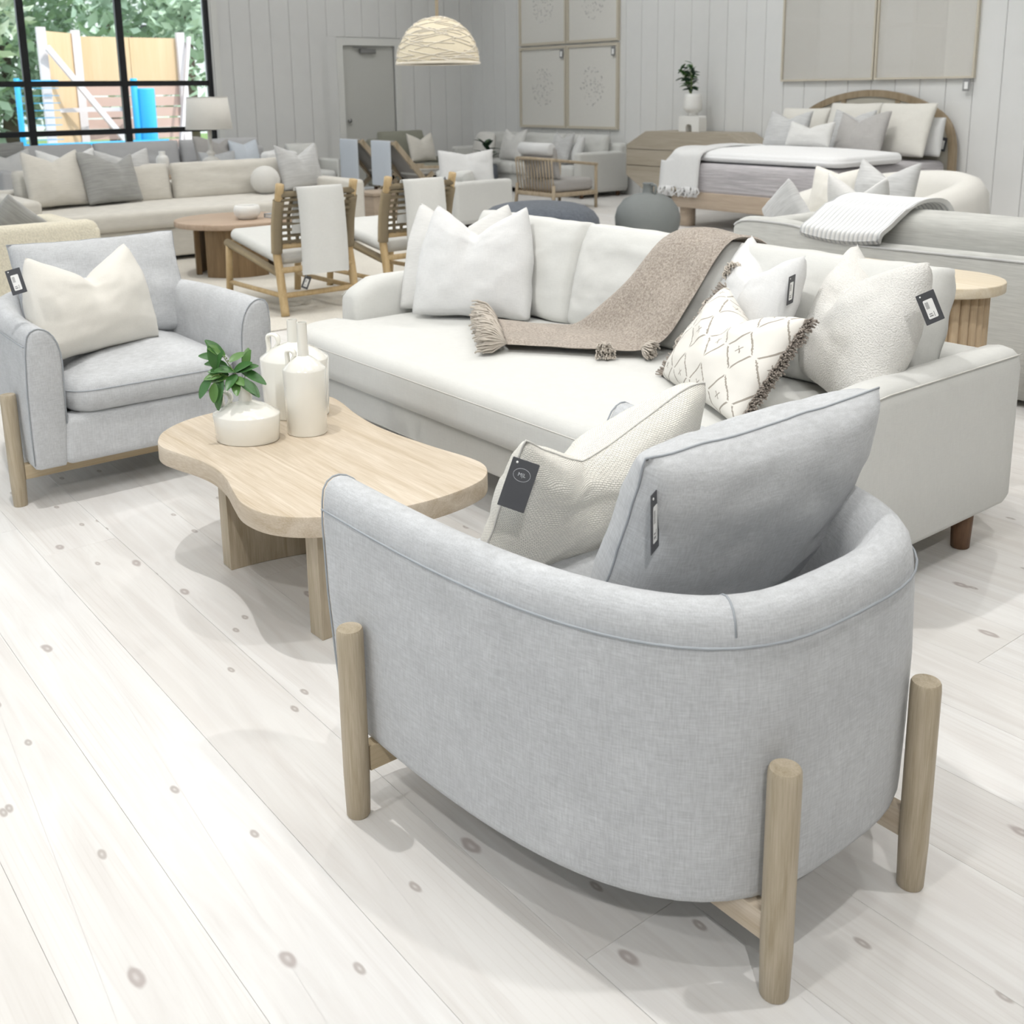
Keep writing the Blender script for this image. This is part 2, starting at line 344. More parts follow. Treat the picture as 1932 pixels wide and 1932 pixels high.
def plank_mat():
    m, n, l, b = newmat('whitewashed_pine'); b.inputs['Roughness'].default_value = .42; b.inputs['Specular IOR Level'].default_value = .4
    tc = n.new('ShaderNodeTexCoord'); oi = n.new('ShaderNodeObjectInfo')
    ml = node(n, 'ShaderNodeMath', operation='MULTIPLY'); ml.inputs[1].default_value = 53.0; l.new(oi.outputs['Random'], ml.inputs[0])
    ad = node(n, 'ShaderNodeVectorMath', operation='ADD'); l.new(tc.outputs['Object'], ad.inputs[0]); l.new(ml.outputs[0], ad.inputs[1]); src = ad.outputs[0]
    def mapd(s):
        mp = node(n, 'ShaderNodeMapping'); mp.inputs['Scale'].default_value = s; l.new(src, mp.inputs[0]); return mp.outputs[0]
    a = node(n, 'ShaderNodeTexNoise', Scale=1.0, Detail=5.0, Roughness=.6, Distortion=1.6); l.new(mapd((1.1, 14, 14)), a.inputs['Vector'])
    wv = node(n, 'ShaderNodeTexWave', Scale=1.0, Distortion=9.0, Detail=3.0, bands_direction='Y'); wv.inputs['Detail Scale'].default_value = .6; l.new(mapd((.5, 22, 22)), wv.inputs['Vector'])
    big = node(n, 'ShaderNodeTexNoise', Scale=2.2, Detail=3.0); l.new(src, big.inputs['Vector'])
    base = node(n, 'ShaderNodeMix', data_type='RGBA'); base.inputs[6].default_value = rgb('#d9d6d3'); base.inputs[7].default_value = rgb('#e5e4e2')
    rr = node(n, 'ShaderNodeMapRange'); l.new(a.outputs[0], rr.inputs[0]); rr.inputs[1].default_value = .3; rr.inputs[2].default_value = .62; l.new(rr.outputs[0], base.inputs[0])
    gr = node(n, 'ShaderNodeMix', data_type='RGBA', blend_type='MULTIPLY'); l.new(base.outputs[2], gr.inputs[6]); gr.inputs[7].default_value = rgb('#e2ddd6')
    gm = node(n, 'ShaderNodeMapRange'); l.new(wv.outputs[0], gm.inputs[0]); gm.inputs[1].default_value = .82; gm.inputs[2].default_value = 1.0; gm.inputs[4].default_value = .22
    bm = node(n, 'ShaderNodeMapRange'); l.new(big.outputs[0], bm.inputs[0]); bm.inputs[1].default_value = .45; bm.inputs[2].default_value = .65
    mm = node(n, 'ShaderNodeMath', operation='MULTIPLY'); l.new(gm.outputs[0], mm.inputs[0]); l.new(bm.outputs[0], mm.inputs[1]); l.new(mm.outputs[0], gr.inputs[0])
    # tint from board to board
    tn = node(n, 'ShaderNodeMix', data_type='RGBA', blend_type='MULTIPLY'); tn.inputs[7].default_value = rgb('#f1eeea'); l.new(gr.outputs[2], tn.inputs[6])
    tr = node(n, 'ShaderNodeMath', operation='MULTIPLY'); tr.inputs[1].default_value = .55; l.new(oi.outputs['Random'], tr.inputs[0]); l.new(tr.outputs[0], tn.inputs[0])
    # knots: sparse elongated voronoi cells, dark ring with a paler heart
    def knots(scale, lo, hi, gate, amount, prev, colr):
        vo = node(n, 'ShaderNodeTexVoronoi', Scale=1.0, voronoi_dimensions='2D'); vo.inputs['Randomness'].default_value = 1.0
        dn = node(n, 'ShaderNodeTexNoise', Scale=18.0); l.new(src, dn.inputs['Vector'])
        dm = node(n, 'ShaderNodeVectorMath', operation='MULTIPLY_ADD'); l.new(dn.outputs['Color'], dm.inputs[0]); dm.inputs[1].default_value = (.07, .07, 0); l.new(mapd(scale), dm.inputs[2])
        l.new(dm.outputs[0], vo.inputs['Vector'])
        f = node(n, 'ShaderNodeMapRange', interpolation_type='SMOOTHSTEP'); l.new(vo.outputs['Distance'], f.inputs[0]); f.inputs[1].default_value = hi; f.inputs[2].default_value = lo
        hrt = node(n, 'ShaderNodeMapRange', interpolation_type='SMOOTHSTEP'); l.new(vo.outputs['Distance'], hrt.inputs[0]); hrt.inputs[1].default_value = 0; hrt.inputs[2].default_value = lo * .8; hrt.inputs[3].default_value = .45
        sp = node(n, 'ShaderNodeSeparateColor'); l.new(vo.outputs['Color'], sp.inputs[0])
        gt = node(n, 'ShaderNodeMath', operation='GREATER_THAN'); l.new(sp.outputs[0], gt.inputs[0]); gt.inputs[1].default_value = gate
        p = node(n, 'ShaderNodeMath', operation='MULTIPLY'); l.new(f.outputs[0], p.inputs[0]); l.new(gt.outputs[0], p.inputs[1])
        p2 = node(n, 'ShaderNodeMath', operation='MULTIPLY'); l.new(p.outputs[0], p2.inputs[0]); l.new(hrt.outputs[0], p2.inputs[1])
        p3 = node(n, 'ShaderNodeMath', operation='MULTIPLY'); l.new(p2.outputs[0], p3.inputs[0]); p3.inputs[1].default_value = amount
        k = node(n, 'ShaderNodeMix', data_type='RGBA'); l.new(p3.outputs[0], k.inputs[0]); l.new(prev, k.inputs[6]); k.inputs[7].default_value = colr
        return k.outputs[2]
    c = knots((2.3, 5.2, 1), .042, .075, .66, .6, tn.outputs[2], rgb('#8d7d78'))
    c = knots((4.5, 9.5, 1), .05, .09, .72, .6, c, rgb('#8f837c'))
    l.new(c, b.inputs['Base Color'])
    bp = node(n, 'ShaderNodeBump', Strength=.06, Distance=.001); l.new(a.outputs[0], bp.inputs['Height']); l.new(bp.outputs[0], b.inputs['Normal'])
    return m
MT = {}
MT['plank'] = plank_mat()
MT['wall'] = plain('wall_paint', rgb('#e0e0de'), .55, bscale=3)
MT['ceiling'] = plain('ceiling_paint', rgb('#f2f1ee'), .8, bscale=3)
MT['subfloor'] = plain('subfloor', rgb('#ded9d0'), .8)
MT['trim'] = plain('trim_paint', rgb('#e2e2de'), .45)
MT['door'] = plain('door_paint', rgb('#c9c9c4'), .45)
MT['black'] = plain('black_metal', rgb('#15171c'), .45)
MT['steel'] = plain('steel', rgb('#9a9a9a'), .35, metal=.9)
MT['bluegrey'] = fabric('blue_grey_linen', rgb('#c9cbcd'), 'linen', 420, .20, .35, .12)
MT['bluegrey_seam'] = plain('blue_grey_thread', rgb('#a2a7ac'), .9)
MT['oak'] = wood('pale_oak', rgb('#c3b7a3'), rgb('#a09279'), axis=2, sc=26)
MT['oak_x'] = wood('pale_oak_top', rgb('#d6cab9'), rgb('#b5a48b'), axis=0, sc=16)
MT['oak_y'] = wood('pale_oak_rail', rgb('#c6b79c'), rgb('#ab9878'), axis=1, sc=20)
MT['walnut'] = wood('walnut_leg', rgb('#7a5d46'), rgb('#543c2c'), axis=2, sc=26)
MT['white_sofa'] = fabric('white_sofa_linen', rgb('#d5d5d1'), 'linen', 380, .05, .25, .03)
MT['white_linen'] = fabric('white_pillow_linen', rgb('#dcdcdb'), 'linen', 420, .08, .3, .03)
MT['white_slub'] = fabric('white_slub', rgb('#dad9d6'), 'slub', 420, .08, .3, .03)
MT['white_boucle'] = fabric('white_boucle', rgb('#dedcd7'), 'boucle', 260, .12, .8, .03, dist=.003)
MT['cream_weave'] = fabric('cream_basket_weave', rgb('#e6e3da'), 'weave', 135, .34, .8, .02, coord='UV', dist=.003)
MT['cream_knit'] = fabric('cream_pillow', rgb('#e4e1d9'), 'heather', 380, .06, .4, .04)
MT['throw'] = fabric('taupe_heather_knit', rgb('#bdb3a8'), 'heather', 130, .35, .9, .12, c2=rgb('#857a6f'), dist=.004)
MT['tassel'] = fabric('taupe_yarn', rgb('#cdc4b8'), 'heather', 500, .2, .5, .1)
MT['fringe'] = fabric('brown_fringe_yarn', rgb('#a59b91'), 'heather', 600, .3, .5, .1)
MT['seam'] = plain('pale_thread', rgb('#d2d0ca'), .9)
MT['tag'] = plain('charcoal_card', rgb('#4b4c50'), .5)
MT['sticker'] = plain('white_sticker', rgb('#f2f2f0'), .5)
MT['ink'] = plain('grey_ink', rgb('#8c8c8c'), .6)
MT['print'] = plain('silver_print', rgb('#c9ccd0'), .5)
MT['ceramic'] = plain('white_glaze', rgb('#eeece4'), .16, coat=.6, bscale=8)
MT['ceramic_matte'] = plain('white_matte_ceramic', rgb('#e9e8e4'), .5)
MT['leaf'] = plain('leaf_green', rgb('#3f6b35'), .35, bscale=30)
MT['leaf2'] = plain('leaf_green_light', rgb('#587f40'), .35, bscale=30)
MT['stem'] = plain('stem_green', rgb('#7d9157'), .6)
MT['darkleaf'] = plain('leaf_dark', rgb('#2c4634'), .5)
MT['oatmeal'] = fabric('oatmeal_linen', rgb('#d6d2c9'), 'slub', 200, .08, .3, .05)
MT['grey_fabric'] = fabric('grey_slub', rgb('#c4c4bf'), 'slub', 150, .12, .3, .06)
MT['grey_dark'] = fabric('grey_pillow', rgb('#a2a29f'), 'slub', 120, .18, .3, .06)
MT['grey_pale'] = fabric('pale_grey_pillow', rgb('#c9c9c8'), 'slub', 120, .14, .3, .06)
MT['grey_sect'] = fabric('grey_sectional', rgb('#c6c6c7'), 'heather', 120, .06, .2, .04)
MT['taupe_grey'] = fabric('taupe_grey_pillow', rgb('#b4b1ae'), 'linen', 150, .1, .3, .05)
MT['cream_boucle'] = fabric('cream_boucle', rgb('#ded7c3'), 'boucle', 110, .16, .8, .05, dist=.004)
MT['cream_smooth'] = fabric('cream_sofa', rgb('#dcdad4'), 'heather', 160, .05, .2, .03)
MT['charcoal_velvet'] = fabric('slate_velvet', rgb('#646a73'), 'heather', 40, .3, .2, .2)
MT['quilt'] = fabric('grey_quilt', rgb('#bcb8ba'), 'slub', 60, .2, .9, .08, dist=.01)
MT['duvet'] = plain('white_duvet', rgb('#e9e9e9'), .9, spec=.1)
MT['rope'] = fabric('seagrass_rope', rgb('#d2be98'), 'knit', 300, .25, .9, .15, dist=.004)
MT['teak'] = wood('teak', rgb('#cbb48c'), rgb('#b0956a'), axis=2, sc=24)
MT['walnut_x'] = wood('brown_oak_top', rgb('#c0aa96'), rgb('#a38c76'), axis=1, sc=10)
MT['brown_wood'] = wood('brown_oak_base', rgb('#8d7556'), rgb('#6b563c'), axis=2, sc=12)
MT['bed_wood'] = wood('bed_oak', rgb('#beae9c'), rgb('#a89784'), axis=0, sc=10)
MT['head_wood'] = wood('headboard_oak', rgb('#a8977f'), rgb('#8a795f'), axis=2, sc=12)
MT['cane'] = fabric('cane_webbing', rgb('#cfcabc'), 'weave', 50, .2, .5, .03)
MT['dresser'] = wood('dresser_oak', rgb('#b6ad9e'), rgb('#9f9583'), axis=0, sc=9)
MT['console'] = wood('console_oak', rgb('#e4d9c6'), rgb('#d2c3a8'), axis=0, sc=12)
MT['flute'] = wood('flute_oak', rgb('#cbb699'), rgb('#ae977a'), axis=2, sc=20)
MT['pot'] = plain('dark_clay', rgb('#7a7e7d'), .75, bump=.3, bscale=40)
MT['shade'] = fabric('lamp_shade_linen', rgb('#e9e6df'), 'linen', 200, .04, .2, .02)
MT['rattan'] = fabric('rattan_strip', rgb('#eee6d6'), 'slub', 200, .2, .5, .1)
MT['rattan2'] = plain('rattan_base', rgb('#e2d7be'), .8)
MT['paper'] = plain('art_paper', rgb('#ece9e2'), .7, bump=.2, bscale=80)
MT['paper_w'] = plain('plaster_art', rgb('#dedcd6'), .8, bump=.2, bscale=60)
MT['artglass'] = plain('glazed_print', rgb('#dcd8cf'), .03, coat=1.0, spec=1.0); MT['artglass'].node_tree.nodes['Principled BSDF'].inputs['Coat IOR'].default_value = 2.4; MT['artglass'].node_tree.nodes['Principled BSDF'].inputs['Coat Roughness'].default_value = .01
MT['artframe'] = plain('pale_wood_frame', rgb('#cbc3b2'), .5)
MT['rug'] = fabric('pale_rug', rgb('#d8d3c8'), 'boucle', 120, .15, .8, .06, dist=.004)
MT['bluethrow'] = fabric('pale_blue_throw', rgb('#d3dae2'), 'heather', 200, .05, .3, .03)
MT['greysling'] = fabric('grey_sling', rgb('#a5a29d'), 'heather', 200, .06, .2, .04)
MT['palewood'] = wood('pale_frame', rgb('#c0b29c'), rgb('#a49379'), axis=2, sc=16)
MT['olive'] = fabric('olive_grey', rgb('#8d8d80'), 'heather', 150, .06, .2, .04)
MT['paint_blue'] = plain('blue_paint', rgb('#29a8e0'), .5)
MT['ply'] = wood('plywood', rgb('#d4bb9a'), rgb('#cbae88'), axis=2, sc=3, rough=.8)
MT['timber'] = plain('white_timber', rgb('#d5cfd0'), .8)
MT['brick'] = plain('pink_brick', rgb('#c7ab9f'), .9)
MT['asphalt'] = plain('pavement', rgb('#b8b8b0'), .9)
MT['euro'] = fabric('euro_sham', rgb('#dedbd3'), 'linen', 160, .05, .2, .03)
MT['mark'] = plain('faint_mark', rgb('#bdbcb8'), .8)
MT['greytag'] = plain('grey_tag', rgb('#8b8b8b'), .6)
MT['grass'] = plain('lawn', rgb('#6f8a4e'), .95, bscale=8)
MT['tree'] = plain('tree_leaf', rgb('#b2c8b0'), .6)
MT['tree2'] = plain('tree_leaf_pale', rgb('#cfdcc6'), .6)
MT['bark'] = plain('bark', rgb('#5d5044'), .9)
MT['siding'] = plain('far_siding', rgb('#cfd2d4'), .8)
MT['roofing'] = plain('far_roof', rgb('#a08076'), .8)
def glass_mat():
    m, n, l, b = newmat('window_glass'); out = n['Material Output']; n.remove(b)
    t = n.new('ShaderNodeBsdfTransparent'); t.inputs[0].default_value = (.97, .98, .98, 1); g = n.new('ShaderNodeBsdfGlossy'); g.inputs['Roughness'].default_value = .02
    f = node(n, 'ShaderNodeFresnel', IOR=1.45); mx = n.new('ShaderNodeMixShader'); l.new(f.outputs[0], mx.inputs[0]); l.new(t.outputs[0], mx.inputs[1]); l.new(g.outputs[0], mx.inputs[2]); l.new(mx.outputs[0], out.inputs[0])
    return m
MT['glass'] = glass_mat()
def glazing_mat():
    m, n, l, b = newmat('picture_glazing'); out = n['Material Output']; n.remove(b)
    t = n.new('ShaderNodeBsdfTransparent'); g = n.new('ShaderNodeBsdfGlossy'); g.inputs['Roughness'].default_value = .015
    lw = node(n, 'ShaderNodeLayerWeight', Blend=.25); mr = node(n, 'ShaderNodeMapRange'); l.new(lw.outputs['Facing'], mr.inputs[0]); mr.inputs[3].default_value = .14; mr.inputs[4].default_value = .8
    mx = n.new('ShaderNodeMixShader'); l.new(mr.outputs[0], mx.inputs[0]); l.new(t.outputs[0], mx.inputs[1]); l.new(g.outputs[0], mx.inputs[2]); l.new(mx.outputs[0], out.inputs[0])
    return m
MT['glazing'] = glazing_mat()
def diamond_mat(W, Hh):
    """off-white cloth with embroidered taupe diamonds and crosses, laid out in metres over the cushion face"""
    m, n, l, b = newmat('diamond_embroidery'); b.inputs['Roughness'].default_value = .95; b.inputs['Specular IOR Level'].default_value = .15
    tc = n.new('ShaderNodeTexCoord'); sp = n.new('ShaderNodeSeparateXYZ'); l.new(tc.outputs['UV'], sp.inputs[0])
    def mth(op, a, bb=None, c=None):
        q = node(n, 'ShaderNodeMath', operation=op)
        for i, v in enumerate((a, bb, c)):
            if v is None: continue
            if isinstance(v, (int, float)): q.inputs[i].default_value = v
            else: l.new(v, q.inputs[i])
        return q.outputs[0]
    jn = node(n, 'ShaderNodeTexNoise', Scale=160.0); l.new(tc.outputs['UV'], jn.inputs['Vector'])
    j = mth('MULTIPLY', mth('SUBTRACT', jn.outputs[0], .5), .05)
    pw, ph = .130, .146
    fx = mth('ADD', mth('SUBTRACT', mth('FRACT', mth('DIVIDE', sp.outputs[0], pw)), .5), j)
    fy = mth('ADD', mth('SUBTRACT', mth('FRACT', mth('DIVIDE', mth('ADD', sp.outputs[1], .03), ph)), .5), j)
    ax = mth('ABSOLUTE', fx); ay = mth('ABSOLUTE', fy)
    d = mth('ADD', ax, mth('MULTIPLY', ay, 1.0))
    ring = mth('LESS_THAN', mth('ABSOLUTE', mth('SUBTRACT', d, .43)), .028)
    gap = mth('GREATER_THAN', mth('MINIMUM', ax, ay), .018); ring = mth('MULTIPLY', ring, gap)
    mxs = mth('MULTIPLY', ax, pw); mys = mth('MULTIPLY', ay, ph)
    cross = mth('MULTIPLY', mth('LESS_THAN', mth('ABSOLUTE', mth('SUBTRACT', mxs, mys)), .0025), mth('LESS_THAN', mth('MAXIMUM', mxs, mys), .0105))
    pat = mth('MAXIMUM', ring, cross)
    fib = node(n, 'ShaderNodeTexNoise', Scale=500.0, Detail=2.0); l.new(tc.outputs['UV'], fib.inputs['Vector'])
    mx = node(n, 'ShaderNodeMix', data_type='RGBA'); mx.inputs[6].default_value = rgb('#e4e1da'); mx.inputs[7].default_value = rgb('#a39c92'); l.new(pat, mx.inputs[0]); l.new(mx.outputs[2], b.inputs['Base Color'])
    hh = mth('MULTIPLY_ADD', fib.outputs[0], .3, pat); bp = node(n, 'ShaderNodeBump', Strength=.5, Distance=.002); l.new(hh, bp.inputs['Height']); l.new(bp.outputs[0], b.inputs['Normal'])
    return m
MT['diamond'] = diamond_mat(.6, .4)
def stripe_mat():
    m, n, l, b = newmat('ribbed_white_throw'); b.inputs['Roughness'].default_value = .95
    tc = n.new('ShaderNodeTexCoord'); wv = node(n, 'ShaderNodeTexWave', Scale=11.0, Distortion=.2, bands_direction='X'); l.new(tc.outputs['UV'], wv.inputs['Vector'])
    mx = node(n, 'ShaderNodeMix', data_type='RGBA'); mx.inputs[6].default_value = rgb('#cfd1d2'); mx.inputs[7].default_value = rgb('#f4f4f2')
    r = node(n, 'ShaderNodeMapRange'); l.new(wv.outputs[0], r.inputs[0]); r.inputs[1].default_value = .1; r.inputs[2].default_value = .4; l.new(r.outputs[0], mx.inputs[0]); l.new(mx.outputs[2], b.inputs['Base Color'])
    bp = node(n, 'ShaderNodeBump', Strength=.8, Distance=.006); l.new(wv.outputs[0], bp.inputs['Height']); l.new(bp.outputs[0], b.inputs['Normal'])
    return m
MT['ribbed'] = stripe_mat()
# ------------------------------------------------------------------ room shell
XF, YR, YL, XN, ZC = -14.22, 10.5, -5.0, 3.6, 5.0
random.seed(4)
floor = obj('floor', box(XF - .2, XN + .2, YL - .2, YR + .2, -.12, -.021), MT['subfloor'], smooth=False); tag(floor, 'whitewashed pine plank floor with scattered knots', None, kind='structure')
PW = .2315
plank_me = {}
def plank(L):
    if L not in plank_me:
        plank_me[L] = mk('plank', *slab(rrect(L - .0005, PW - .0005, .0003, 1), -.02, 0, .0005, rings=1, seg=1, cap='ngon')); plank_me[L].materials.append(MT['plank'])
    return plank_me[L]
Ls = (2.4, 2.9, 3.4, 3.9)
j0 = int((-.85 - .327) / PW) - 1
j = j0
while .327 + j * PW < YR:
    y0 = .327 + j * PW; x = XF - random.random() * 1.8
    xmax = min(XN, 1.2 + .0 * y0) if y0 < 6 else -2.5
    while x < xmax:
        L = random.choice(Ls)
        if not (y0 < .1 and x + L < -8) and not (y0 < 1.2 and x + L < -12):
            obj('plank', plank(L), parent=floor, smooth=False, loc=(x + L / 2, y0 + PW / 2, 0))
        x += L
    j += 1
yb = .327 + j0 * PW
for (a, b_, c, d) in ((XF, XN, YL, yb - .001), (1.2 + 3.9, XN + 3, yb, YR)):
    if b_ - a > .2 and a < XN: obj('plank_field', box(a, min(b_, XN), c, d, -.02, -.0005), MT['plank'], floor, smooth=False)['kind'] = 'stuff'
ceil = obj('ceiling', box(XF - .2, XN + .2, YL - .2, YR + .2, ZC, ZC + .15), MT['ceiling'], smooth=False); tag(ceil, 'white painted ceiling above the showroom', kind='structure')
T = .15
# right wall, vertical tongue boards
wr = obj('wall_right', box(XF - T, XN + T, YR + .014, YR + T, -.1, ZC), MT['wall'], smooth=False); tag(wr, 'white vertical board wall behind the bed and framed art', kind='structure')
bw = .2905; bme = mk('board', *slab(rrect(bw - .005, .02, .004, 2), 0, ZC, .002, rings=1, seg=1, cap='ngon')); bme.materials.append(MT['wall'])
k = 0; x = -10.47 - 13 * bw
while x < -2.2:
    if x > XF - .05: obj('board', bme, parent=wr, smooth=False, loc=(x + bw / 2, YR + .01, 0))
    x += bw
obj('board_field', box(x + .003, XN, YR, YR + .013, 0, ZC), MT['wall'], wr, smooth=False)
# far wall with the large window and the door
WY0, WY1, WZ0, WZ1 = -3.4, 6.19, .32, 3.7
DY0, DY1, DZ = 8.16, 9.05, 2.075
wf = obj('wall_far', join(box(XF - T, XF - .014, WY1, DY0, -.1, ZC), box(XF - T, XF - .014, DY1, YR + .01, -.1, ZC), box(XF - T, XF - .014, DY0, DY1, DZ, ZC),
    box(XF - T, XF - .014, WY0, WY1, -.1, WZ0), box(XF - T, XF - .014, WY0, WY1, WZ1, ZC), box(XF - T, XF - .014, YL - T, WY0, -.1, ZC)), MT['wall'], smooth=False)
tag(wf, 'white vertical board wall with the black window and plain door', kind='structure')
bme2 = mk('board', *slab(rrect(.02, .293 - .005, .004, 2), 0, ZC, .002, rings=1, seg=1, cap='ngon')); bme2.materials.append(MT['wall'])
bme3 = mk('board', *slab(rrect(.02, .293 - .005, .004, 2), DZ + .12, ZC, .002, rings=1, seg=1, cap='ngon')); bme3.materials.append(MT['wall'])
y = 6.42 - .293 + .04
while y < YR - .03:
    yc = y + .1465
    me = bme3 if (yc > DY0 - .2 and yc < DY1 + .2) else bme2
    obj('board', me, parent=wf, smooth=False, loc=(XF - .01, yc, 0)); y += .293
for a, b_ in ((DY0 - .34, DY0 - .1), (DY1 + .1, DY1 + .33)):
    obj('board', box(XF - .02, XF, a, b_, 0, DZ + .12), MT['wall'], wf, smooth=False)
wl_ = obj('wall_left', join(*[box(a, b_, YL - T, YL, -.1, ZC) for a, b_ in ((XF - T, -12.5), (-9.5, -8.3), (-5.3, -4.1), (-1.1, XN + T))],
    *[box(a, b_, YL - T, YL, -.1, .9) for a, b_ in ((-12.5, -9.5), (-8.3, -5.3), (-4.1, -1.1))], *[box(a, b_, YL - T, YL, 3.9, ZC) for a, b_ in ((-12.5, -9.5), (-8.3, -5.3), (-4.1, -1.1))]), MT['wall'], smooth=False)
tag(wl_, 'white wall with tall street windows opposite the bed', kind='structure')
wn_ = obj('wall_near', box(XN, XN + T, YL - T, YR + T, -.1, ZC), MT['wall'], smooth=False); tag(wn_, 'plain white wall behind the viewer', kind='structure')
def window(name, label, axis, c, a0, a1, z0, z1, muls, rails, w=.055, parent_mat='black', d=.07):
    """axis 'y': pane lies in a plane x=c running along y; axis 'x' the other way"""
    def bx(u0, u1, p, q, r, s):
        return box(c + u0, c + u1, p, q, r, s) if axis == 'y' else box(p, q, c + u0, c + u1, r, s)
    o = empty(name, (0, 0, 0)); tag(o, label, None, kind='structure')
    obj('window_frame', join(bx(-d / 2, d / 2, a0, a0 + w, z0, z1), bx(-d / 2, d / 2, a1 - w, a1, z0, z1), bx(-d / 2, d / 2, a0 + w, a1 - w, z0, z0 + w), bx(-d / 2, d / 2, a0 + w, a1 - w, z1 - w, z1)), MT[parent_mat], o, smooth=False)
    for m_ in muls: obj('mullion', bx(-d / 2 + .005, d / 2 - .005, m_ - w / 2, m_ + w / 2, z0 + w, z1 - w), MT[parent_mat], o, smooth=False)
    for r_ in rails: obj('glazing_bar', bx(-d / 2 + .012, d / 2 - .012, a0 + w, a1 - w, r_ - w * .4, r_ + w * .4), MT[parent_mat], o, smooth=False)
    ys = [a0 + w] + sorted(muls) + [a1 - w]; zs = [z0 + w] + sorted(rails) + [z1 - w]
    for i in range(len(ys) - 1):
        for k in range(len(zs) - 1): obj('pane', bx(-.004, .004, ys[i] + .01, ys[i + 1] - .01, zs[k] + .01, zs[k + 1] - .01), MT['glass'], o, smooth=False)
    return o
window('window_1', 'black steel window looking onto the building site', 'y', XF - .06, WY0, WY1, WZ0, WZ1, [4.98, 3.80, 2.62, 1.44, .26, -.92, -2.1], [.955, 1.555, 2.75], w=.085)
jb = obj('trim_1', join(box(XF - T, XF + .02, WY1, WY1 + .05, WZ0 - .05, WZ1 + .05), box(XF - T, XF + .02, WY1 + .05, WY1 + .085, 0, ZC)), MT['trim'], smooth=False); tag(jb, 'white jamb beside the black window', kind='structure')
for i, (a, b_) in enumerate(((-12.5, -9.5), (-8.3, -5.3), (-4.1, -1.1))):
    window('window_%d' % (i + 2), ('tall street window farthest from the viewer', 'tall street window in the middle of three', 'tall street window nearest the viewer')[i], 'x', YL - .07, a, b_, .9, 3.9, [a + 1, a + 2], [1.9, 2.9])
# door
d1 = empty('door_1', (XF - .03, (DY0 + DY1) / 2, 0)); tag(d1, 'plain pale grey door with an overhead closer', None, kind='structure')
obj('door_leaf', box(-.045, 0, -.444, .444, .006, 2.0745), MT['door'], d1, smooth=False)
clo = obj('door_closer', join(rbox(.06, .26, .062, .006, x=.03, y=-.02, z=1.965)), MT['steel'], d1)
obj('closer_arm', join(bar((.05, -.05, 2.035), (.05, -.26, 2.05), .02, .012)), MT['steel'], clo, smooth=False)
obj('door_handle', mv(lathe([(.012, 0), (.012, .03), (.026, .035), (.028, .06), (.02, .07)], 18), .0, -.37, 1.0, ry=math.pi / 2), MT['steel'], d1)
cs = empty('trim_2', (XF, 0, 0)); tag(cs, 'white casing around the plain door', None, kind='structure')
for p in (box(-.03, .025, DY0 - .1, DY0, 0, DZ + .1), box(-.03, .025, DY1, DY1 + .1, 0, DZ + .1), box(-.03, .025, DY0, DY1, DZ, DZ + .1)): obj('casing', p, MT['trim'], cs, smooth=False)
# ------------------------------------------------------------------ wall art
def art(name, label, x0, x1, z0, z1, paper, fr, fw=.018, tagside=1, group=None, marks=0, seed=0, glazed=False):
    y = YR; o = empty(name, ((x0 + x1) / 2, y, z0), 0, label, 'art', group); W = x1 - x0; Hh = z1 - z0
    obj('backing_board', box(-W / 2 + fw, W / 2 - fw, -.022, -.004, fw, Hh - fw), paper, o, smooth=False)
    obj('frame', join(box(-W / 2, -W / 2 + fw, -.045, -.001, 0, Hh), box(W / 2 - fw, W / 2, -.045, -.001, 0, Hh), box(-W / 2 + fw, W / 2 - fw, -.045, -.001, 0, fw), box(-W / 2 + fw, W / 2 - fw, -.045, -.001, Hh - fw, Hh)), fr, o, smooth=False)
    if glazed: obj('glazing', ([(-W / 2 + fw, -.032, fw), (W / 2 - fw, -.032, fw), (W / 2 - fw, -.032, Hh - fw), (-W / 2 + fw, -.032, Hh - fw)], [(0, 1, 2, 3)]), MT['glazing'], o, smooth=False)
    if marks:
        rnd = random.Random(seed); P = []
        for i in range(marks):
            a = rnd.random() * 6.28; r = .24 * math.sqrt(rnd.random()); px, pz = r * math.cos(a), Hh * .5 + r * 1.15 * math.sin(a); s = .004 + rnd.random() * .006
            P.append(box(px - s, px + s, -.026, -.0215, pz - s, pz + s))
        obj('pricked_marks', join(*P), MT['mark'], o, smooth=False)['kind'] = 'stuff'
    if tagside is not None:
        t = obj('price_tag', box(-.035, .035, -.053, -.051, -.12, 0), MT['greytag'], o, smooth=False, loc=(tagside[0], 0, tagside[1]))
        obj('sticker', box(-.02, .02, -.055, -.053, -.1, -.03), MT['sticker'], t, smooth=False)
    return o
xa, xb, xc = -12.985, -11.925, -10.87
for nm, a, b_, z0, z1, tg, sd in (('lower left of four pale textured panels on the corner wall', xa, xb - .006, .868, 2.02, (.44, 1.1), 1), ('lower right of four pale textured panels on the corner wall', xb + .006, xc, .868, 2.02, (.44, 1.1), 2),
    ('upper left of four pale textured panels on the corner wall', xa, xb - .006, 2.045, 3.2, None, 3), ('upper right of four pale textured panels on the corner wall', xb + .006, xc, 2.045, 3.2, None, 4)):
    art('framed_panel', nm, a, b_, z0, z1, MT['paper_w'], MT['artframe'], .035, tg, 'textured panels in a square of four', 90, sd)
art('glazed_print', 'left of two glazed prints hanging above the bed', -8.16, -6.945, 1.468, 2.75, MT['paper'], MT['artframe'], .02, None, 'glazed prints above the bed', glazed=True)
art('glazed_print', 'right of two glazed prints above the bed with a tag below', -6.93, -5.80, 1.468, 2.75, MT['paper'], MT['artframe'], .02, (.5, -.005), 'glazed prints above the bed', glazed=True)
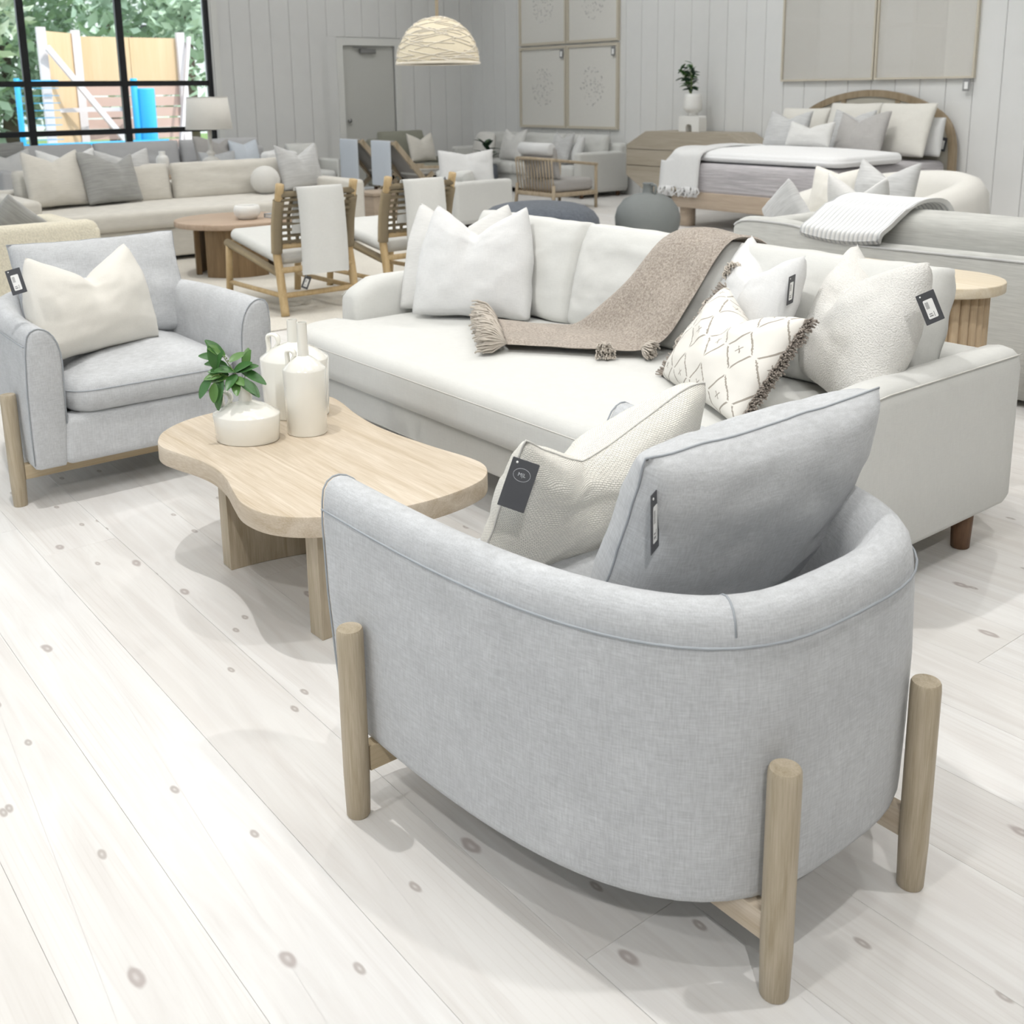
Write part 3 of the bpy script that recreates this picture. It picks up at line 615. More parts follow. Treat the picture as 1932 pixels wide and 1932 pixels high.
# ------------------------------------------------------------------ outside
g = obj('ground', box(-60, XF - .3, -45, 45, -.5, -.25), MT['asphalt'], smooth=False); tag(g, 'pale pavement outside the window', kind='structure')
lw = obj('lawn', box(-60, -23, -45, 45, -.26, -.2), MT['grass'], smooth=False); tag(lw, 'strip of lawn beyond the building site', 'lawn', kind='stuff')
h = empty('plywood_hoarding', (-20.2, 6.8, -.25), 0, 'tan plywood hoarding with white timber braces outside the window', 'hoarding')
obj('side_panel', bar((.75, -1.35, 1.35), (0, -.56, 1.35), .03, 2.75), MT['ply'], h, smooth=False)
for i in range(2): obj('plywood_panel', box(-.02, .02, -.55 + i * .95, -.56 + (i + 1) * .95, 1.85, 2.68), MT['ply'], h, smooth=False)
for i in range(9): obj('brick_course', box(-.03, .0, -.55, 1.36, .1 + i * .195, .27 + i * .195), MT['brick'], h, smooth=False)
for y in (-1.33, -.56, 1.33): obj('post', box(.03 + (.7 if y < -1 else 0), .12 + (.7 if y < -1 else 0), y - .07, y + .07, 0, 2.78), MT['timber'], h, smooth=False)
obj('brace', bar((.95, -1.3, 2.45), (.35, .55, .2), .05, .1), MT['timber'], h, smooth=False)
obj('brace', bar((.2, 1.45, 2.7), (.45, .95, .2), .05, .1), MT['timber'], h, smooth=False)
obj('cross_rail', bar((.5, -1.2, 1.42), (.3, .1, 1.42), .04, .07), MT['timber'], h, smooth=False)
b1 = empty('blue_drum', (-19.6, 7.2, -.25), 0, 'bright blue upright drum in front of the plywood', 'drum')
obj('drum_body', lathe([(.15, 0), (.16, .02), (.16, 1.75), (.15, 1.78)], 24), MT['paint_blue'], b1); obj('side_post', cyl(.06, 0, 1.95, 12, x=.02, y=-.2), MT['paint_blue'], b1)
f1 = empty('site_fence', (-19.2, 5.3, -.25), 0, 'thin bright blue wire fence panel on the left of the hoarding', 'fence')
obj('fence_post', cyl(.045, 0, 1.95, 10, x=0, y=-.35), MT['paint_blue'], f1); obj('fence_rail', bar((0, -.35, 1.9), (0, .3, 1.9), .04, .04), MT['paint_blue'], f1)
obj('fence_rail', bar((0, -.35, .86), (0, 2.1, .86), .05, .06), MT['paint_blue'], f1)
for i in range(8): obj('fence_wire', bar((0, -.35, .95 + i * .12), (0, .3, .95 + i * .12), .01, .01), MT['paint_blue'], f1, smooth=False)
def tree(label, loc, hgt, rad, seed, mat, n=2600, low=.25):
    rnd = random.Random(seed); o = empty('broadleaf_tree', loc, 0, label, 'tree', 'trees outside the window')
    V = []; F = []; blobs = [(rnd.uniform(-.6, .6) * rad, rnd.uniform(-.6, .6) * rad, hgt * (low + (1 - low) * rnd.random()), rad * rnd.uniform(.35, .6)) for _ in range(14)]
    for i in range(n):
        bx, by, bz, br = rnd.choice(blobs); d = Vector((rnd.gauss(0, 1), rnd.gauss(0, 1), rnd.gauss(0, 1))).normalized() * br * (rnd.random() ** .35)
        c = Vector((bx, by, bz)) + d; s = rnd.uniform(.13, .26); q = Euler((rnd.uniform(-1, 1), rnd.uniform(-1, 1), rnd.uniform(0, 6))).to_matrix(); k = len(V)
        for a, b_ in ((-1, 0), (0, -.5), (1, 0), (0, .5)): V.append(tuple(c + q @ Vector((a * s, b_ * s, .12 * s * abs(a)))))
        F.append((k, k + 1, k + 2, k + 3))
    obj('crown', (V, F), mat, o)['kind'] = 'stuff'
    obj('trunk', tube([(0, 0, 0), (.05, .05, hgt * .3), (0, .1, hgt * .7)], rad * .1, 10, taper=lambda t: 1 - .6 * t), MT['bark'], o)
for i, (lb, loc, hh, rr, mt) in enumerate((('pale leafy tree at the left edge of the window', (-24, 4.6, -.2), 6, 2.2, 'tree2'), ('dark green tree behind the middle of the plywood hoarding', (-30, 10.2, -.2), 8, 2.8, 'tree'),
    ('dark green tree showing right of the black mullion', (-26, 10.6, -.2), 7, 2.3, 'tree'), ('broad tree filling the upper left panes', (-32, 6.2, -.2), 9, 3.4, 'tree2'), ('distant dark tree low behind the blue fence', (-33, 8.2, -.2), 5, 2.6, 'tree'), ('tree beyond the right window jamb', (-30, 14.5, -.2), 8, 3.2, 'tree'))):
    tree(lb, loc, hh, rr, i + 3, MT[mt])
hs = empty('far_house', (-48, 17, -.2), 0, 'pale sided house glimpsed through the trees', 'house')
obj('house_wall', box(-3, 3, -9, 6, 0, 6), MT['siding'], hs, smooth=False)
rf = obj('house_roof', ([(-3.4, -9.4, 6), (3.4, -9.4, 6), (3.4, 6.4, 6), (-3.4, 6.4, 6), (0, -9.4, 8.4), (0, 6.4, 8.4)], [(0, 1, 4), (1, 2, 5, 4), (2, 3, 5), (3, 0, 4, 5), (3, 2, 1, 0)]), MT['roofing'], hs, smooth=False)
for i in range(4): obj('house_window', box(3.0, 3.06, -8 + i * 3.4, -6.6 + i * 3.4, 2.6, 4.4), MT['black'], hs, smooth=False)
# ------------------------------------------------------------------ soft goods helpers
def card(parent, loc, rot, w=.05, h=.085, sticker=True, name='price_tag'):
    c = obj(name, slab(rrect(w, h, .001, 1), 0, .0012, .0003, rings=1, seg=1, cap='ngon'), MT['tag'], parent, smooth=False, loc=loc, rot=rot)
    if sticker:
        s = obj('sticker', slab(rrect(w * .52, h * .62, .003, 3), .0012, .0016, .0001, rings=1, seg=1, cap='ngon'), MT['sticker'], c, smooth=False, loc=(0, -h * .04, 0))
        bars = [box(-w * .2 , -w * .02, h * .02 + i * h * .022, h * .02 + i * h * .022 + h * .012, .0016, .0018) for i in range(10)] + [box(-w * .18, w * .02, -h * .24, -h * .2, .0016, .0018), box(-w * .18, w * .0, -h * .17, -h * .14, .0016, .0018), box(.08 * w, .11 * w, -h * .27, -h * .1, .0016, .0018)]
        obj('printed_bars', join(*bars), MT['ink'], s, smooth=False)
    obj('fastener', mv(cyl(.0022, .0012, .003, 10, .0005), -w * .3, h * .42, 0), MT['sticker'], c)
    return c
def card_at(parent, c, xd, yd, w, h, **kw):
    x = Vector(xd).normalized(); y = Vector(yd); y = (y - x * y.dot(x)).normalized(); z = x.cross(y); m = Matrix((x, y, z)).transposed().to_4x4(); m.translation = Vector(c)
    o = card(parent, (0, 0, 0), (0, 0, 0), w, h, **kw); o.matrix_local = parent.matrix_basis.inverted() @ m; return o
def pillow(name, label, cat, w, h, t, mat, bl, br, z, lean, group=None, seam=None, roll=0, **kw):
    v, f, uv = pillow_mesh(w, h, t, **kw)
    o = obj(name, mk(name, v, f, uv), mat); tag(o, label, cat, group); stand(o, bl, br, z, lean, roll)
    if seam is not None:
        N = kw.get('N', 26); key = {}
        # rebuild the border loop of the grid for a sewn edge
        idx = {}; c = 0
        for s in (-1, 1):
            for i in range(N + 1):
                for j in range(N + 1):
                    e = i in (0, N) or j in (0, N)
                    if e and (i, j) in key: continue
                    if e: key[(i, j)] = c
                    c += 1
        loop = [(i, 0) for i in range(N)] + [(N, j) for j in range(N)] + [(i, N) for i in range(N, 0, -1)] + [(0, j) for j in range(N, 0, -1)]
        obj('seam', tube([v[key[q]] for q in loop], .0022, 6, closed=True), seam, o)
    return o
# ------------------------------------------------------------------ barrel armchair
def armchair(label, loc, rz):
    o = empty('barrel_armchair', loc, rz, label, 'armchair', 'pale blue-grey barrel armchairs')
    XFt, XB, HW, n, Zb, Zt, TH = .50, -.385, .44, 3.1, .145, .65, .115
    L = XFt - XB; st = []
    K = 44
    for i in range(K + 1):
        a = math.pi * i / K   # front left arm .. round the back .. front right arm
        c, s = math.cos(a), math.sin(a)
        y = HW * math.copysign(abs(c) ** (2 / n), c); u = abs(s) ** (2 / n); st.append((XFt - u * L, y))
    # even spacing
    d = [0]
    for i in range(K): d.append(d[-1] + math.dist(st[i], st[i + 1]))
    E = []; K2 = 56
    for i in range(K2 + 1):
        q = d[-1] * i / K2; k = max(j for j in range(K + 1) if d[j] <= q + 1e-9); k = min(k, K - 1); t = (q - d[k]) / max(1e-9, d[k + 1] - d[k])
        E.append((st[k][0] + (st[k + 1][0] - st[k][0]) * t, st[k][1] + (st[k + 1][1] - st[k][1]) * t))
    nor = []
    for i in range(K2 + 1):
        a = Vector(E[max(0, i - 1)]); b = Vector(E[min(K2, i + 1)]); t = (b - a).normalized(); nor.append(Vector((-t.y, t.x)) * 1)
    prof = [(.02, Zb), (.004, Zb + .006), (0, Zb + .02), (-.004, .28), (-.006, .42), (-.002, .56), (.003, .605)]
    r = TH / 2
    prof += [(.008, .628), (.018, .642), (.032, .649), (.046, .650), (.062, .645), (.078, .634), (.092, .616), (.103, .592), (.111, .56)]
    prof += [(TH, .52), (TH, .45), (TH, .30), (TH * .98, Zb + .02), (TH * .9, Zb)]
    def lean(x, z): return x + (x - XB) / L * (z - Zb) / (Zt - Zb) * .055
    V = []; F = []; m = len(prof)
    # path runs +y arm -> back -> -y arm, travelling counter-clockwise seen from above: inward normal is to the left
    def ring(p, nn, k=0, fwd=0, shrink=0):
        pc = (TH / 2, (Zb + Zt) / 2)
        for dd, z in prof:
            dd2 = dd; z2 = z
            if shrink:
                dd2 = dd + (shrink if dd < TH / 2 - .02 else -shrink if dd > TH / 2 + .02 else 0); z2 = z + (shrink if z < .2 else -shrink if z > .6 else 0)
            q = Vector(p) + nn * dd2; V.append((lean(q.x + fwd, z2), q.y, z2))
    ctr = Vector((0, 0))
    sgn = 1 if (Vector(E[K2 // 2]) + nor[K2 // 2] * .1).x > E[K2 // 2][0] else -1
    rings = [(E[0], nor[0], .012, .014), (E[0], nor[0], .008, .005)] + [(E[i], nor[i], 0, 0) for i in range(K2 + 1)] + [(E[-1], nor[-1], .008, .005), (E[-1], nor[-1], .012, .014)]
    for p, nn, fw, sh in rings: ring(p, nn * sgn, 0, fw, sh)
    R2 = len(rings)
    for i in range(R2 - 1):
        for j in range(m):
            k = (j + 1) % m; F.append((i * m + j, (i + 1) * m + j, (i + 1) * m + k, i * m + k))
    F.append(tuple(range(m))); F.append(tuple((R2 - 1) * m + j for j in range(m - 1, -1, -1)))
    bm = bmesh.new(); vs = [bm.verts.new(v) for v in V]
    for q in F: bm.faces.new([vs[i] for i in q])
    bmesh.ops.recalc_face_normals(bm, faces=bm.faces)
    body = obj('shell', bm, MT['bluegrey'], o)
    # sewn welts: around the outside below the rim and around each arm front
    def at(i, dd, z, fw=0): q = Vector(E[i]) + nor[i] * sgn * dd; return (lean(q.x + fw, z), q.y, z)
    obj('welt', tube([at(i, -.0035, .592) for i in range(K2 + 1)], .0022, 6), MT['bluegrey_seam'], body)
    for i in (0, K2):
        P = [at(i, dd, z, .006) for dd, z in prof[2:-2]]
        obj('arm_welt', tube([(p[0], p[1], p[2]) for p in P], .0022, 6), MT['bluegrey_seam'], body)
    q = K2 // 2 - 6
    obj('rim_seam', tube([at(q, dd, z + .001) for dd, z in prof[6:16]], .0018, 6), MT['bluegrey_seam'], body)
    # base deck and rolled front apron
    inner = [tuple(Vector(E[i]) + nor[i] * sgn * .06) for i in range(K2 + 1)]
    if sgn < 0: pass
    area = sum(inner[i][0] * inner[(i + 1) % len(inner)][1] - inner[(i + 1) % len(inner)][0] * inner[i][1] for i in range(len(inner)))
    if area < 0: inner = inner[::-1]
    inner = [(min(p[0], .44), p[1]) for p in inner]
    obj('seat_deck', slab(inner, .150, .30, .01, rings=3), MT['bluegrey'], o)
    obj('front_apron', slab(rrect(.1, .68, .03, 4, .475, 0), .146, .322, .03, rings=2, seg=5, cap='ngon'), MT['bluegrey'], o)
    # seat cushion
    cu = densify(rrect(.80, .635, .10, 6, .145, 0), .05)
    sc_ = obj('seat_cushion', slab(cu, .316, .448, .06, .05, .0, 8, 6), MT['bluegrey'], o)
    obj('cushion_welt', tube([(p[0], p[1], .405) for p in inset(cu, .0015)], .0022, 6, closed=True), MT['bluegrey_seam'], sc_)
    for x, y in ((.40, .476), (.40, -.476), (-.402, .192), (-.402, -.192)):
        lg = obj('leg', mv(lathe([(.0215, 0), (.0235, .004), (.0258, .09), (.0262, .39), (.0255, .401), (.0235, .405)], 30), x, y, 0), MT['oak'], o); sharp(lg, 50)
        obj('foot_pad', mv(lathe([(.019, -.0), (.0205, .0), (.0205, .003), (.019, .0035)], 24), x, y, .0), MT['black'], lg)
    obj('rail', box(.385, .413, -.452, .452, .094, .147), MT['oak_y'], o, smooth=False)
    for s in (-1, 1): obj('rail', box(-.385, .39, s * .192 - .013, s * .192 + .013, .094, .144), MT['oak_x'], o, smooth=False)
    return o
armchair('pale blue-grey barrel armchair nearest the viewer, seen from behind', (-1.28, 1.398, 0), math.pi)
armchair('pale blue-grey barrel armchair facing the viewer at the left edge', (-4.29, 1.335, 0), 0)
bc = pillow('back_cushion', 'blue-grey back cushion standing in the nearest armchair', 'cushion', .63, .43, .20, MT['bluegrey'], (-1.285, 1.78), (-1.285, 1.16), .435, 21, 'armchair back cushions', seam=MT['bluegrey_seam'], k=.03, plump=.30, seed=3, rc_=.0, wr=.006)
card_at(bc, (-1.118, 1.165, .735), (-.45, .88, .0), (-.05, .06, 1), .042, .10)
pillow('back_cushion', 'blue-grey back cushion in the armchair at the left edge', 'cushion', .66, .43, .20, MT['bluegrey'], (-4.33, 1.06), (-4.33, 1.70), .44, 21, 'armchair back cushions', seam=MT['bluegrey_seam'], k=.03, plump=.30, seed=5, rc_=.0, wr=.006)
wp = pillow('throw_pillow', 'cream basket-weave pillow in the nearest armchair with a charcoal tag', 'pillow', .52, .37, .19, MT['cream_weave'], (-1.60, 1.66), (-1.60, 1.16), .45, 24, seam=MT['seam'], chop=.10, skew=.25, top=.92, ear=.03, seed=8, wr=.006, N=30)
c = card_at(wp, (-1.415, 1.128, .72), (34, 36.6, -17.2), (12.6, 44.9, 77.4), .050, .090, sticker=False)
def text_mesh(s, size, depth):
    cu = bpy.data.curves.new('txt', 'FONT'); cu.body = s; cu.size = size; cu.align_x = 'CENTER'; cu.align_y = 'CENTER'; cu.extrude = depth
    t = bpy.data.objects.new('txt', cu); COL.objects.link(t); dg = bpy.context.evaluated_depsgraph_get(); dg.update()
    me = bpy.data.meshes.new_from_object(t.evaluated_get(dg)); bpy.data.objects.remove(t); return me
obj('monogram', text_mesh('M|L', .0095, .0002), MT['print'], c, smooth=False, loc=(0, .018, .0013))
obj('oval_ring', tube([(.0155 * math.cos(a), .018 + .0115 * math.sin(a), .0013) for a in [i * math.pi / 20 for i in range(40)]], .00035, 5, closed=True), MT['print'], c)
lp = pillow('throw_pillow', 'plain cream pillow with tag in the armchair at the left edge', 'pillow', .53, .39, .20, MT['cream_knit'], (-3.925, 1.0), (-4.075, 1.45), .478, 14, chop=.11, top=.80, ear=.0, seed=2, N=30)
card_at(lp, (-3.83, .915, .80), (.5, .8, .25), (-.25, -.1, 1), .05, .085)
pillow('throw_pillow', 'white pillow mostly hidden behind the cream one in the left armchair', 'pillow', .46, .27, .14, MT['white_linen'], (-4.12, 1.08), (-4.24, 1.52), .47, 20, seed=12)
# ------------------------------------------------------------------ coffee table
ct = empty('coffee_table', (-2.7, 1.4, 0), 0, 'pale oak coffee table with a wavy freeform top', 'coffee table')
out = [(-3.108, 1.087), (-3.19, 1.135), (-3.257, 1.226), (-3.285, 1.34), (-3.272, 1.47), (-3.285, 1.58), (-3.268, 1.68), (-3.206, 1.727), (-3.112, 1.722), (-2.984, 1.695), (-2.833, 1.675), (-2.69, 1.677), (-2.513, 1.696), (-2.396, 1.715), (-2.314, 1.716), (-2.252, 1.687), (-2.205, 1.630), (-2.178, 1.53), (-2.175, 1.41), (-2.20, 1.29), (-2.245, 1.19), (-2.30, 1.118), (-2.375, 1.075), (-2.47, 1.064), (-2.564, 1.083), (-2.672, 1.11), (-2.775, 1.121), (-2.871, 1.112), (-2.963, 1.09), (-3.043, 1.076)]
out = catmull([(x + 2.7, y - 1.4) for x, y in out], 4)
if sum(out[i][0] * out[(i + 1) % len(out)][1] - out[(i + 1) % len(out)][0] * out[i][1] for i in range(len(out))) < 0: out = out[::-1]
tt = obj('table_top', slab(out, .328, .385, .005, rings=1, seg=2, cap='ngon'), MT['oak_x'], ct); sharp(tt, 30)
def curved_leg(sgn):
    P = [];
    for i in range(13):
        a = math.pi / 2 * i / 12; P.append((-.235 * sgn + sgn * .26 * (1 - math.cos(a)), -.195 + .46 * math.sin(a)))
    A = []; B = []
    for i, p in enumerate(P):
        a = Vector(P[max(0, i - 1)]); b = Vector(P[min(12, i + 1)]); t = (b - a).normalized(); nn = Vector((-t.y, t.x)) * .03
        A.append(tuple(Vector(p) + nn)); B.append(tuple(Vector(p) - nn))
    o_ = A + B[::-1]
    if sum(o_[i][0] * o_[(i + 1) % len(o_)][1] - o_[(i + 1) % len(o_)][0] * o_[i][1] for i in range(len(o_))) < 0: o_ = o_[::-1]
    g_ = obj('panel_leg', slab(o_, 0, .328, .002, rings=1, seg=1, cap='ngon'), MT['oak'], ct); sharp(g_, 30)
    return g_
l1 = curved_leg(1); l1.location = (.0, 0, 0); l2 = curved_leg(-1); l2.location = (.09, 0, 0)
# ------------------------------------------------------------------ vases
def vase(label, loc, rz, a, b, hb, hs, rn, ht, hand):
    o = empty('bottle_vase', loc, rz, label, 'vase', 'white glazed bottle vases')
    m_ = max(a, b)
    prof = [(m_ * .90, 0), (m_ * .93, .003), (m_ * .99, hb), (m_ * .985, hb + .004), (m_ * .6, hb + (hs - hb) * .62), (rn * m_ / a * 1.35, hs - .004), (rn * m_ / a, hs)]
    n_ = 48; V = []; F = []
    rows = [(a * .90, b * .90, 0), (a * .93, b * .93, .003), (a * .99, b * .99, hb), (a * .975, b * .975, hb + .004), (a * .62, b * .62, hb + (hs - hb) * .60), (rn * 1.25, rn * 1.25, hs - .003), (rn, rn, hs), (rn * .9, rn * .9, ht), (rn * .72, rn * .72, ht), (rn * .7, rn * .7, ht - .03)]
    for ra, rb, z in rows:
        for j in range(n_): V.append((ra * math.cos(2 * math.pi * j / n_), rb * math.sin(2 * math.pi * j / n_), z))
    for i in range(len(rows) - 1):
        for j in range(n_): F.append((i * n_ + j, i * n_ + (j + 1) % n_, (i + 1) * n_ + (j + 1) % n_, (i + 1) * n_ + j))
    F.append(tuple(range(n_ - 1, -1, -1)))
    bd = obj('vase_body', (V, F), MT['ceramic'], o); sharp(bd, 42)
    rr_ = .0165 * hand; xh = -a * .62; zs = hb + (hs - hb) * .60 * (1 - .62) / (1 - .62)
    slope = (hs - hb) / max(1e-3, a * .98 - rn * 1.25); zat = lambda x_: hb + (a * .98 + x_) * slope
    P = [(xh - rr_ * .9, 0, zat(xh - rr_ * .9) - .002), (xh - rr_ * .75, 0, zat(xh - rr_ * .75) + rr_ * .9)] + [(xh + rr_ * math.cos(t), 0, zat(xh) + rr_ * 1.55 + rr_ * math.sin(t)) for t in (2.6, 2.0, 1.3, .6, -.1)] + [(xh + rr_ * .85, 0, zat(xh + rr_ * .85) + rr_ * .45), (xh + rr_ * .3, 0, zat(xh + rr_ * .3) - .001)]
    P = catmull(P, 5, closed=False); V, F = tube(P, .006, 10); V = [(x, y * 2.2, z) for x, y, z in V]
    obj('loop_handle', (V, F), MT['ceramic'], o)
    return o
VA = R_(40)
vase('low wide white bottle vase holding a green sprig', (-2.945, 1.305, .386), VA, .104, .082, .080, .122, .020, .172, 1.0)
vase('slim white bottle vase at the front of the trio', (-2.888, 1.475, .386), VA, .066, .060, .200, .243, .0165, .345, .8)
vase('larger white bottle vase behind the slim one', (-3.09, 1.545, .386), VA, .113, .095, .186, .240, .018, .312, 1.2)
# sprig
sp = empty('green_sprig', (-2.945, 1.305, .545), 0, 'leafy green sprig leaning out of the low white vase', 'plant')
random.seed(21)
right = Vector((.62, .78, 0)); toc = Vector((.77, -.6, 0)); up = Vector((0, 0, 1))
def S(a, b_, c_): return right * a + up * b_ + toc * c_       # a = across, b_ = up, c_ = towards the seating aisle
stems = [[S(0, -.02, 0), S(-.01, .02, 0), S(-.03, .06, .01), S(-.055, .10, .01), S(-.075, .125, 0)], [S(0, -.02, 0), S(-.02, .025, .01), S(-.06, .05, .03), S(-.085, .045, .045), S(-.095, .02, .05)], [S(0, -.02, 0), S(.0, .03, -.01), S(.01, .07, -.01)]]
for P in stems: obj('stem', tube(catmull([tuple(p) for p in P], 4, closed=False), .0018, 6, taper=lambda t: 1 - .5 * t), MT['stem'], sp)
def leaf_me(L, W, curl):
    V = []; F = []; n_ = 8
    for i in range(n_ + 1):
        t = i / n_; wd = W * math.sin(math.pi * min(1, t * .96 + .02)) ** .62 * (1.05 - .22 * t); z = -curl * t * t
        V += [(t * L, -wd / 2, z + wd * .16), (t * L, 0, z), (t * L, wd / 2, z + wd * .16)]
    for i in range(n_):
        for k_ in (0, 1): F.append((i * 3 + k_, (i + 1) * 3 + k_, (i + 1) * 3 + k_ + 1, i * 3 + k_ + 1))
    return mk('leaf', V, F)
lm = [leaf_me(.070, .033, .012), leaf_me(.060, .030, .006), leaf_me(.078, .032, .02)]
for q, mt in zip(lm, ('leaf', 'leaf2', 'leaf')): q.materials.append(MT[mt])
leaves = [((-.055, .10, .01), (-.6, .75, .1)), ((-.06, .095, .0), (-.35, .5, .5)), ((-.072, .06, .02), (-.15, .9, .3)), ((-.03, .06, .01), (-.8, .1, .4)), ((-.05, .05, .03), (-1, -.1, .4)), ((-.04, .045, .02), (-.9, .1, -.3)), ((-.03, .05, .0), (.5, .35, .2)), ((.0, .06, -.01), (.35, .9, .1)),
    ((.0, .05, .0), (.9, -.25, .4)), ((-.01, .035, .02), (.8, -.5, .5)), ((-.02, .03, .02), (.2, -.5, .8)), ((-.06, .045, .03), (-.1, -.8, .5)), ((-.085, .045, .045), (-.5, -.7, .3)), ((-.075, .03, .05), (-.1, -1, .2)), ((-.06, .02, .04), (-.25, -1, .2)), ((-.02, .045, .01), (-.2, -.3, .9)), ((-.04, .08, .0), (.5, .3, -.5)), ((-.045, .07, .01), (-.9, .2, -.2))]
rl = random.Random(4)
leaves += [(tuple(a + rl.uniform(-.012, .012) for a in p_), tuple(a + rl.uniform(-.55, .55) for a in d_)) for p_, d_ in leaves[:12]]
for i, (p, d) in enumerate(leaves):
    D = S(*d).normalized(); nz = (toc * .6 + up * .8).normalized(); yv = nz.cross(D); 
    if yv.length < .1: yv = right.copy()
    yv.normalize(); zv = D.cross(yv); mm = Matrix((D, yv, zv)).transposed().to_4x4(); mm.translation = S(*p)
    lf = obj('leaf', lm[i % 3], parent=sp); lf.matrix_local = mm
for p in ((-.045, .095, .012), (-.04, .088, .015), (-.065, .052, .035), (-.058, .056, .035), (-.06, .046, .04), (-.05, .10, .01)): obj('bud', mv(lathe([(.0005, -.003), (.0026, -.001), (.0026, .001), (.0005, .003)], 8), *S(*p)), MT['stem'], sp)
# ------------------------------------------------------------------ white sofa
so = empty('white_sofa', (-2.82, 2.6, 0), 0, 'long white bench-seat sofa with walnut legs in the middle', 'sofa')
W2 = 1.29; YB = .60; AF = -.30      # half length, back plane, arm front (local y)
obj('base_frame', slab(rrect(2 * W2 - .06, 1.15, .12, 6, 0, .005), .165, .287, .02, rings=2, seg=4), MT['white_sofa'], so)
for s in (-1, 1):
    # arm: thin slab, rounded crown, swept slightly outwards
    n_ = 20; V = []; F = []; prof = [(-.065, .13), (-.07, .16), (-.07, .40), (-.068, .57), (-.058, .603), (-.035, .62), (0, .626), (.035, .62), (.058, .603), (.066, .57), (.066, .30), (.066, .15), (.055, .13)]
    ys = [AF - .012, AF - .004, AF + .02] + [AF + .02 + (YB - AF - .06) * i / 10 for i in range(1, 11)] + [YB - .015, YB]
    for i, y in enumerate(ys):
        sh = .02 if i in (0, len(ys) - 1) else .006 if i in (1, len(ys) - 2) else 0
        for px, pz in prof:
            q = px * (1 - sh / .07); z = pz - (sh if pz > .5 else 0) + (sh if pz < .2 else 0)
            fz = 1 - .10 * max(0, min(1, (.15 - (y - AF)) / .15)) ** 2 if z > .5 else 1
            V.append((s * (W2 - .07 + q), y, z * fz))
    m_ = len(prof)
    for i in range(len(ys) - 1):
        for j_ in range(m_): F.append((i * m_ + j_, i * m_ + (j_ + 1) % m_, (i + 1) * m_ + (j_ + 1) % m_, (i + 1) * m_ + j_))
    F.append(tuple(range(m_))); F.append(tuple((len(ys) - 1) * m_ + j_ for j_ in range(m_ - 1, -1, -1)))
    bm = bmesh.new(); vs = [bm.verts.new(v) for v in V]
    for q in F: bm.faces.new([vs[i] for i in q])
    bmesh.ops.recalc_face_normals(bm, faces=bm.faces)
    ar = obj('arm', bm, MT['white_sofa'], so)
    xo = s * (W2 - .07) + s * .06
    obj('arm_welt', tube([(xo, y, .603 * (1 - .10 * max(0, min(1, (.15 - (y - AF)) / .15)) ** 2)) for y in ys[1:-1]], .0022, 6), MT['seam'], ar)
obj('back_frame', slab(rrect(2 * W2 - .02, .16, .05, 5, 0, YB - .075), .135, .605, .05, rings=2, seg=5), MT['white_sofa'], so)
# T-shaped bench cushion
T_ = [(-W2 + .035, -.62), (W2 - .035, -.62), (W2 - .035, AF - .025), (W2 - .145, AF - .025), (W2 - .145, .40), (-W2 + .145, .40), (-W2 + .145, AF - .025), (-W2 + .035, AF - .025)]
def fillet(P, rs, n_=7):
    Q = []; N_ = len(P)
    for i in range(N_):
        a, b_, c_ = Vector(P[i - 1]), Vector(P[i]), Vector(P[(i + 1) % N_]); r = rs[i]
        u = (a - b_).normalized(); v = (c_ - b_).normalized()
        p0 = b_ + u * r; p1 = b_ + v * r
        for k_ in range(n_ + 1):
            t = k_ / n_; q = p0 * (1 - t) ** 2 + b_ * 2 * t * (1 - t) + p1 * t * t; Q.append((q.x, q.y))
    return Q
bench = densify(fillet(T_, [.22, .22, .05, .02, .05, .05, .02, .05]), .06)
bch = obj('bench_cushion', slab(bench, .287, .462, .055, .022, .0, 9, 6), MT['white_sofa'], so)
obj('cushion_welt', tube([(p[0], p[1], .418) for p in inset(bench, .002)], .0022, 6, closed=True), MT['seam'], bch)
for x0, x1, sd in ((-1.135, -.42, 1), (-.415, .355, 2), (.36, 1.145, 3)):
    v, f, uv = pillow_mesh(x1 - x0 + .02, .44, .24, k=.015, plump=.22, seed=sd, wr=.007, N=28)
    b_ = obj('back_pillow', mk('back_pillow', v, f, uv), MT['white_sofa'], so)
    b_.matrix_local = Matrix.Translation(((x0 + x1) / 2, .275, .452)) @ Matrix.Rotation(-R_(17), 4, 'X')
for x in (-1, 1):
    for y in (-.42, .43):
        lg = obj('leg', mv(lathe([(.025, 0), (.028, .003), (.034, .136), (.03, .14)], 24), x * (W2 - .07), y, 0), MT['walnut'], so)
# ------------------------------------------------------------------ pillows on the white sofa
kw = dict(N=30)
pillow('throw_pillow', 'white pillow leaning on the sofa arm, behind another', 'pillow', .52, .49, .18, MT['white_slub'], (-3.93, 2.50), (-3.56, 2.80), .475, 22, 'pillows on the white sofa', chop=.125, top=.78, ear=.0, seed=31, **kw)
pillow('throw_pillow', 'white linen pillow at the front left of the sofa', 'pillow', .53, .49, .20, MT['white_linen'], (-3.765, 2.455), (-3.365, 2.73), .48, 22, 'pillows on the white sofa', chop=.125, top=.76, ear=.0, seed=33, wr=.007, **kw)
p3 = pillow('throw_pillow', 'off-white linen pillow standing behind the diamond one', 'pillow', .57, .45, .18, MT['white_linen'], (-2.53, 2.88), (-2.08, 2.60), .48, 20, 'pillows on the white sofa', chop=.12, top=.88, ear=.0, rc_=.008, seed=35, wr=.006, **kw)
card_at(p3, (-2.015, 2.675, .80), (-.25, .96, .05), (.05, .07, 1), .05, .09)
